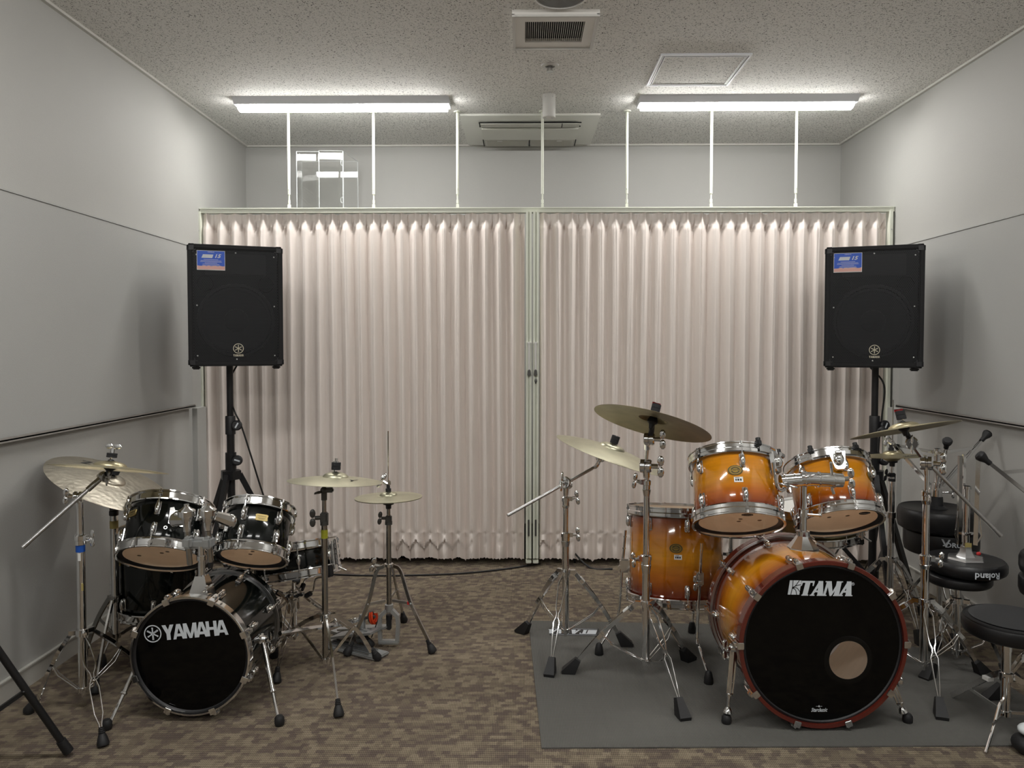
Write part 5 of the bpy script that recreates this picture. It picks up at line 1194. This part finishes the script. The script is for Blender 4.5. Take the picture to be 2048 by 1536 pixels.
# snare behind
sn = P(1628, 1060, 3.50); sn.z = .555
sa = aim(sn, 2, 14)
SN2 = drum('snare_drum', 'bronze-shelled snare drum half hidden under the sunburst toms', sn-sa*.065, sa, .176, .125, TINT, 8, 20, lugs=False, bottom=COATED, top=COATED)
snare_bits(SN2, .176, .125, 60)
q = sn-sa*.085; sb = V((sn.x, sn.y, 0))
ss = thing('snare_stand', 'chrome snare stand with black grips under the bronze snare', 'snare stand', sb)
pole(ss, sb, [(.07, .30, .0125), (.28, q.z-.06, .0095)]); top = V((sb.x, sb.y, q.z-.06))
b = B(); b.ball(top, (.018, .018, .020)); part('tilter', b, CHROME, ss)
for k, (dx, dy) in enumerate(((-.7, .7), (.97, -.3), (-.35, -.9))):
    d = V((dx, dy, 0)).normalized(); e = q+(d-sa*d.dot(sa)).normalized()*.192
    b = B(); b.pipe(smoothc([top, top+d*.08-V((0, 0, .012)), q+(d-sa*d.dot(sa)).normalized()*.12-sa*.012, e-sa*.010, e+sa*.03], 5), .0042, 8); o = part('basket_arm', b, CHROME, ss)
    b = B(); m = frame(e+sa*.012, sa, d); b.box((.006, 0, 0), (.014, .030, .060), m, bev=.004); b.box((-.02, 0, -.022), (.06, .028, .014), m, bev=.003); part('rubber_grip', b, RUBBER, o)
tripod(ss, sb, .28, .085, [V((sb.x-.24, 3.42, 0)), V((sb.x+.20, 3.38, 0)), V((sb.x+.03, 3.76, 0))], 'double', w=.010)
# black throne behind the kit
def seat_prof(r, h, dz=0):
    return [(0, dz+h), (r*.6, dz+h), (r*.90, dz+h-.003), (r*.98, dz+h-.010), (r, dz+h-.018), (r*1.0, dz+h*.30), (r*.965, dz+.006), (r*.90, dz), (0, dz)]
def throne(label, c, zs, r, hs, feet, flip=False, hz=None, text=None, cap=None, topm=None, nofeet=False, post_r=.0125, style='double', folded=False, grp=None, span=None, tagleg=(), foot='wedge', lean=None):
    """drum stool; c on its axis. flip: seat side down at height zs, legs up"""
    m = T(V((c.x, c.y, 0))) if not flip else T(V((c.x, c.y, zs))) @ RX(180)
    if lean is not None: m = m @ lean
    t = thing('drum_throne', label, 'stool', m, grp)
    # local upright geometry: seat top at z=Z
    Z = zs if not flip else 0.0
    if flip:
        # local z runs down; seat occupies 0..hs below => legs go to negative local z
        b = B(); b.lathe(seat_prof(r, hs, -hs), None, 48); part('seat', b, VINYL, t, local=True)
        K = -hs
    else:
        b = B(); b.lathe(seat_prof(r, hs, Z-hs), None, 48); part('seat', b, VINYL, t, local=True)
        if topm: b = B(); b.disc(r*.86, Z+.0006, None, 48); part('seat_top', b, topm, t, local=True); b = B(); b.lathe([(r*.955, Z-.010), (r*.97, Z-.008), (r*.965, Z-.004), (r*.95, Z-.006)], None, 48, close=True); part('piping', b, VINYL, t, local=True)
        K = Z-hs
    return t, m, K
def wraptext(t, txt, size, R, z, ang, m=None, upside=False, **k):
    me = fontmesh(txt, size, **k)
    for v in me.vertices:
        x, y, zz = v.co
        if upside: x, y = -x, -y
        a = math.radians(ang)+x/R; r = R+.0015+zz
        v.co = V((r*math.cos(a), r*math.sin(a), z+y))
    b = B(); b.mesh(me); return part('brand_text', b, WHITEINK, t, local=True)
# --- throne behind sunburst kit
c = V((1.10, 4.05, 0)); t, m, K = throne('low black drum throne behind the sunburst bass drum', c, .43, .17, .06, None)
pole(t, c, [(.08, .28, .0125), (.26, .38, .010)]); tripod(t, c, .25, .09, [c+RZ(a).to_3x3() @ V((.25, 0, 0)) for a in (-80, 40, 160)], 'double', w=.012)
# --- cymbal stand 4 (boom over the centre)
c = V((P(1131, 1180, 3.42).x, 3.42, 0)); zz = lambda py: P(1131, py, 3.42).z
st = thing('cymbal_stand', 'chrome boom stand nearest the middle of the curtain, with a long arm', 'cymbal stand', c)
ft = [G(1043, 1265), G(1100, 1350, .005), G(1254, 1291, .005)]
pole(st, c, [(.07, zz(1085), .0160), (zz(1085), zz(1010), .0125), (zz(1010), zz(980), .010)]); collar(st, c, zz(1072), .0150, (1, -.3, .1), taper=.05); collar(st, c, zz(1001), .0120, (1, -.3, .2), taper=.035)
tl = P(1132, 966, 3.42); b = B(); b.tube((c.x, c.y, zz(990)), tl, .012, .016); part('tilter_base', b, CHROME, st); tilter(st, tl, (0, 0, 1), wd=(-.4, -1, .3), s=1.45)
ba, bb = P(1017, 1030, 3.30), P(1190, 934, 3.46); b = B(); b.tube(ba, bb, .0070, seg=14); b.ball(ba, .0072); part('boom_arm', b, STEEL, st)
cc4 = P(1222, 902, 3.42); n4 = aim(cc4, 20, 6.5)
j = P(1203, 912, 3.44); b = B(); b.pipe(smoothc([bb, P(1194, 930, 3.45), P(1199, 917, 3.44), j], 5), .010, 10); part('boom_neck', b, CHROME, st); tilter(st, j, n4, wd=(-.3, -1, 0), s=1.35)
cym_post(st, j, cc4, n4, .034, top='none')
tripod(st, c, zz(1143), .075, ft, 'double', tagleg=(0, 2))
cymbal('ride_cymbal', 'pale bronze cymbal slanting on the long boom arm before the curtain', cc4, n4, .50, CYMG, rise=.034)
# --- stand 5 (front)
c = V((P(1292, 1200, 3.09).x, 3.09, 0)); zz = lambda py: P(1292, py, 3.09).z
st = thing('cymbal_stand', 'tall chrome stand in front of the sunburst floor tom', 'cymbal stand', c)
ft = [G(1136, 1345, .005), G(1366, 1436, .005), G(1378, 1320, .005)]
pole(st, c, [(.07, zz(1130), .0160), (zz(1130), zz(975), .0125), (zz(975), zz(935), .0105)]); collar(st, c, zz(1118), .0155, (-1, -.3, -.1), taper=.06); collar(st, c, zz(968), .0120, (-1, -.3, .2), taper=.05)
tl = P(1292, 932, 3.09); b = B(); b.tube((c.x, c.y, zz(955)), tl, .014, .018); part('tilter_base', b, CHROME, st); tilter(st, tl, (0, 0, 1), wd=(1, -.3, 0), s=1.45)
j = P(1299, 878, 3.07); b = B(); b.tube(tl, P(1295, 895, 3.08), .0072); b.pipe(smoothc([P(1295, 900, 3.08), P(1295, 888, 3.08), j], 4), .0115, 10); part('boom_neck', b, CHROME, st); tilter(st, j, (0, 0, 1), wd=(1, -.3, 0), s=1.3)
cc5 = P(1305, 843, 3.05); n5 = aim(cc5, 14.5, -12)
cym_post(st, j, cc5, n5, .034, top='none', red=True)
b = B(); b.pipe(smoothc([j, P(1303, 862, 3.06), cc5-n5*.006], 4), .011, 10, scale=None); part('sleeve', b, PLASTIC, st)
tripod(st, c, zz(1207), .075, ft, 'double', tagleg=(0, 2))
cymbal('crash_cymbal', 'dark bronze cymbal seen from below on the tall front stand', cc5, n5, .470, CYMD)
# --- stand 6 (right boom)
c = V((P(1849, 1200, 3.08).x, 3.08, 0)); zz = lambda py: P(1849, py, 3.08).z
st = thing('cymbal_stand', 'chrome boom stand with arm slanting down towards the right wall', 'cymbal stand', c)
ft = [V((1.36, 3.30, .005)), G(1882, 1435, .005), G(1968, 1349, 0)]
pole(st, c, [(.07, zz(1128), .0160), (zz(1128), zz(1000), .0135), (zz(1000), zz(945), .0095)]); collar(st, c, zz(1118), .0155, (1, -.3, -.1), taper=.04); collar(st, c, zz(990), .0125, (-.3, -1, .1), taper=.04)
tl = P(1853, 926, 3.08); b = B(); b.tube((c.x, c.y, zz(950)), tl, .011, .014); part('tilter_base', b, CHROME, st); tilter(st, tl, (0, 0, 1), wd=(1, -.5, 0), s=1.45)
ba, bb = P(2002, 1072, 3.02), P(1842, 912, 3.08); b = B(); b.tube(ba, bb, .0072, seg=14); b.tube(ba, ba+(bb-ba)*.10, .0082, seg=14); part('boom_arm', b, STEEL, st)
j = P(1824, 886, 3.08); b = B(); b.pipe([bb, P(1832, 898, 3.08), j], .010, 10); part('boom_neck', b, CHROME, st); tilter(st, j, (0, 0, 1), wd=(-.5, -1, 0), s=1.3)
cc6 = P(1808, 857, 3.07); n6 = aim(cc6, -10.5, -3.0)
b = B(); b.pipe(smoothc([j, P(1814, 868, 3.075), cc6-n6*.006], 4), .010, 10); part('sleeve', b, PLASTIC, st)
cym_post(st, j, cc6, n6, .034, top='none', red=True)
tripod(st, c, zz(1203), .075, ft, 'double', tagleg=(0, 2))
cymbal('crash_cymbal', 'bronze cymbal seen edge-on above the stacked stools', cc6, n6, .405, CYM, rise=.014)
# --- hi-hat right
st, c, zz = hihat('chrome hi-hat stand behind the sunburst rack tom', 1783, 3.72, 912, .30, None, 1115, 800, CHROME, 0, 0, 4, 0, [('Zildjian', .03, 25, .11, 90)], 'bronze hi-hat cymbal of the sunburst kit', 2, wr=.015, basez=.08, clmat=PLASTIC)
b = B(); b.lathe([(.015, zz(1036)), (.021, zz(1035)), (.021, zz(1024)), (.015, zz(1023))], T((c.x, c.y, 0)), 18); part('collar', b, CHROME, st)
tripod(st, c, zz(1118), .09, [V((c.x-.25, c.y+.10, 0)), V((c.x+.02, c.y-.27, 0)), V((c.x+.24, c.y+.12, 0))], 'double')

# ================================================================== STACKED THRONES
# pair 1: V-Drums seat below, inverted throne with spread legs on top
c = V((P(1881, 1090, 3.62).x, 3.62, 0))
zz = lambda py, Y=3.60: P(1880, py, Y).z
t, m, K = throne('black V-lettered drum stool, lower one of the stack by the corner', c, .495, .160, .110, None)
pole(t, c, [(.08, .26, .0125), (.24, .39, .012)]); tripod(t, c, .30, .09, [c+RZ(a).to_3x3() @ V((.22, 0, 0)) for a in (-100, 20, 140)], 'double', w=.012)
wraptext(t, 'V', .050, .1605, .458, -111, offset=.001, sx=1.1); wraptext(t, '-DRUMS', .030, .1605, .452, -94, offset=.0008, sx=1.1)
ci = V((P(1872, 1040, 3.60).x, 3.60, 0)); zt0 = .497
def inverted(label, ci, z0, r, h, ztop, legs, hubz, legz=None, folded=False, sleeve=True, metal=None, flange=False, feetr=.27, twostage=False):
    metal = metal or CHROME
    t = thing('drum_throne', label, 'stool', T(V((ci.x, ci.y, z0))))
    O = V((ci.x, ci.y, 0))
    b = B(); b.lathe([(0, z0), (r*.88, z0), (r*.97, z0+.010), (r, z0+h*.35), (r, z0+h*.75), (r*.96, z0+h-.004), (r*.93, z0+h), (r*.90, z0+h-.003), (0, z0+h-.003)], T(O), 48); part('seat', b, VINYL, t)
    b = B()
    if flange:
        b.lathe([(.075, z0+h-.002), (.070, z0+h+.006), (.040, z0+h+.010), (.026, z0+h+.028), (.022, z0+h+.05), (.0135, z0+h+.052)], T(O), 6); part('mount_plate', b, STEEL, t)
    else:
        b.lathe([(.05, z0+h-.002), (.030, z0+h+.01), (.027, z0+h+.05), (.013, z0+h+.052)], T(O), 24); part('mount_plate', b, PLASTIC, t)
        b = B(); b.lathe([(.013, z0+h+.05), (.024, z0+h+.052), (.024, z0+h+.085), (.013, z0+h+.087)], T(O), 20); b.tube(O+V((.02, 0, z0+h+.07)), O+V((.05, -.01, z0+h+.072)), .004); wing(b, O+V((.05, -.01, z0+h+.072)), (1, 0, 0), (0, 0, 1), 1.0); part('height_clamp', b, CHROME, t)
    b = B(); b.tube(O+V((0, 0, z0+h+.04)), O+V((0, 0, ztop)), .0125, seg=18); b.tube(O+V((0, 0, ztop-.012)), O+V((0, 0, ztop)), .0165, seg=18); part('post', b, metal, t)
    if not folded:
        b = B(); b.lathe([(.012, hubz-.018), (.020, hubz-.016), (.020, hubz+.016), (.012, hubz+.018)], T(O), 18); part('leg_hub', b, metal, t)
        for a, zf in legs:
            d = V((math.cos(math.radians(a)), math.sin(math.radians(a)), 0)); s = V((-d.y, d.x, 0)); h_ = O+d*.03+V((0, 0, hubz)); e = O+d*(feetr-.03)+V((0, 0, zf-.03))
            b = B(); 
            for sg in (-1, 1): b.strip([h_+s*.006*sg, h_.lerp(e, .5)+s*.009*sg, e+s*.004*sg], s, .013, .0026)
            l = part('leg', b, metal, t); b = B(); v = (e-h_).normalized(); m2 = frame(e-v*.012, v); b.lathe([(0, 0), (.010, 0), (.011, .018), (.019, .036), (.021, .048), (.016, .056), (0, .058)], m2, 18); part('rubber_foot', b, RUBBER, l)
            k = h_.lerp(e, .80); b = B(); b.strip([O+d*.018+V((0, 0, ztop-.018)), k], s, .014, .004); part('brace', b, metal, t)
            b = B(); b.box(O+d*.022+V((0, 0, ztop-.018)), (.012, .012, .016)); part('brace_joint', b, metal, t)
    else:
        for k, a in enumerate(legs):
            d = V((math.cos(math.radians(a)), math.sin(math.radians(a)), 0)); s = V((-d.y, d.x, 0)); p0 = O+d*.034+V((0, 0, z0+h+.06)); p1 = O+d*.038+V((0, 0, legz))
            b = B(); b.strip([p0, p1], s, .016, .010); b.ball(p1-V((0, 0, .008))-d*0, .005); b.ball(p0.lerp(p1, .6)+d*.008, .004); part('leg', b, metal if k else DCHROME, t)
            b = B(); b.pipe([p0, O+d*.055+V((0, 0, z0+h+.10)), O+d*.045+V((0, 0, z0+h+.20))], .0035, 6); part('brace', b, metal, t)
        b = B(); b.lathe([(.0165, 0), (.034, 0), (.034, .008), (.0165, .008)], T(O+V((0, 0, z0+h+.10))), 3, close=True); part('brace_collar', b, metal, t)
    return t
zf = P(1882, 872, 3.5).z
inverted('upside-down black stool with spread chrome legs, topmost of the corner stack', ci, zt0, .166, .100, zz(897), ((10, zf), (130, zf), (-110, zf)), zz(972), feetr=.268)
# pair 2: lettered inverted stool, folded legs
c = V((P(1916, 1160, 3.20).x, 3.20, 0)); t, m, K = throne('black drum stool standing under the lettered upside-down one', c, .410, .126, .046, None)
pole(t, c, [(.06, .26, .0125), (.24, .39, .012)]); tripod(t, c, .29, .075, [c+RZ(a).to_3x3() @ V((.20, 0, 0)) for a in (-150, -30, 90)], 'double', w=.012)
ci = V((P(1931, 1130, 3.20).x, 3.20, 0))
t2 = inverted('upside-down black stool with white lettering and folded legs', ci, .412, .152, .056, P(1915, 972, 3.2).z, (195, 325, 80), 0, P(1915, 911, 3.2).z, folded=True, metal=CHROME, flange=True)
WM[t2.name] = T(V((ci.x, ci.y, .412)))
wraptext(t2, 'Roland', .036, .153, .026, -89, upside=True, offset=.0007)
b = B(); b.box(ci+V((.0, -.0165, .412+.056+.056)), (.026, .004, .022)); part('tape', b, MASKTAPE, t2)
b = B(); b.ball(ci+V((.035, -.03, .412+.083)), (.010, .006, .008)); part('red_tab', b, REDP, t2)
# pair 3 at the right edge
c = V((2.065, 2.93, 0)); t, m, K = throne('black drum stool at the right edge, mostly out of view', c, .47, .150, .08, None)
pole(t, c, [(.06, .28, .0125), (.26, .40, .012)]); tripod(t, c, .30, .075, [G(1982, 1399), c+V((.13, .20, 0)), c+V((.10, -.20, 0))], 'double', w=.012, foot='wedge')
ci = c
inverted('upside-down stool at the right edge with a wedge-shaped black rubber foot', ci, .472, .150, .08, P(2100, 928, 2.9).z, ((166, P(1975, 915, 2.9).z), (50, .93), (-70, .93)), .70, feetr=.30)
# near throne
c = V((P(2011, 1380, 2.69).x, 2.69, 0)); zz = lambda py: P(2010, py, 2.69).z
t, m, K = throne('round black practice stool on a bare chrome tripod, nearest to the viewer', V((c.x+.022, c.y, 0)), .400, .160, .062, None, topm=VINYLTOP)
pole(t, c, [(.05, zz(1300), .0155), (zz(1302), .345, .017)]);
fts = [G(1904, 1394, .005), G(1971, 1508, 0), V((c.x+.25, c.y-.06, 0))]
for f, jj in zip(fts, (0, 1, 2)):
    d = (f-c); d.z = 0; d.normalize(); s_ = V((-d.y, d.x, 0)); h_ = V((c.x, c.y, zz(1352)))+d*.024
    b = B(); k = h_.lerp(f, .45)
    if jj == 1: b.pipe(smoothc([h_, P(2007, 1380, 2.66), P(2006, 1398, 2.65), P(1998, 1412, 2.64), P(1985, 1460, 2.59), f+V((0, 0, .004))], 5), .0048, 8)
    else: b.strip([h_, h_.lerp(f, .15)+V((0, 0, .008)), f+V((0, 0, .006))], s_, .019, .010)
    l = part('leg', b, CHROME, t)
    if jj == 0: b = B(); q = h_.lerp(f, .24); b.box((0, 0, 0), (.028, .024, .013), frame(q+V((0, 0, .004)), (0, 0, 1), (f-h_))); part('sticker', b, PAPER, l)
    b = B(); b.strip([V((c.x, c.y, .062))+d*.016, h_.lerp(f, .62)], s_, .010, .004); part('brace', b, CHROME, t)
b = B(); b.lathe([(.015, -.016), (.023, -.014), (.023, .014), (.015, .016)], T((c.x, c.y, zz(1352))), 18); part('leg_hub', b, CHROME, t)
b = B(); b.lathe([(.012, .050), (.020, .052), (.020, .070), (.012, .072)], T((c.x, c.y, 0)), 18); part('brace_hub', b, CHROME, t)
b = B(); b.lathe([(.05, .338), (.026, .330), (.021, .318), (.017, .316)], T((c.x, c.y, 0)), 20); part('mount_plate', b, PLASTIC, t)
# black-and-white foot at the lower right corner
f_ = G(2052, 1506); t = thing('weighted_foot', 'black rubber foot with white cap at the lower right corner', 'stand foot', f_)
b = B(); b.ball(f_+V((.0, .0, .030)), (.042, .050, .032), None, 20); part('rubber_foot', b, RUBBER, t)
b = B(); b.ball(f_+V((.01, 0, .078)), (.036, .034, .020), None, 18); b.tube(f_+V((.02, 0, .085)), f_+V((.055, .01, .14)), .013); part('white_cap', b, mat('white_gloss_plastic', (.75, .80, .82), .3), t)
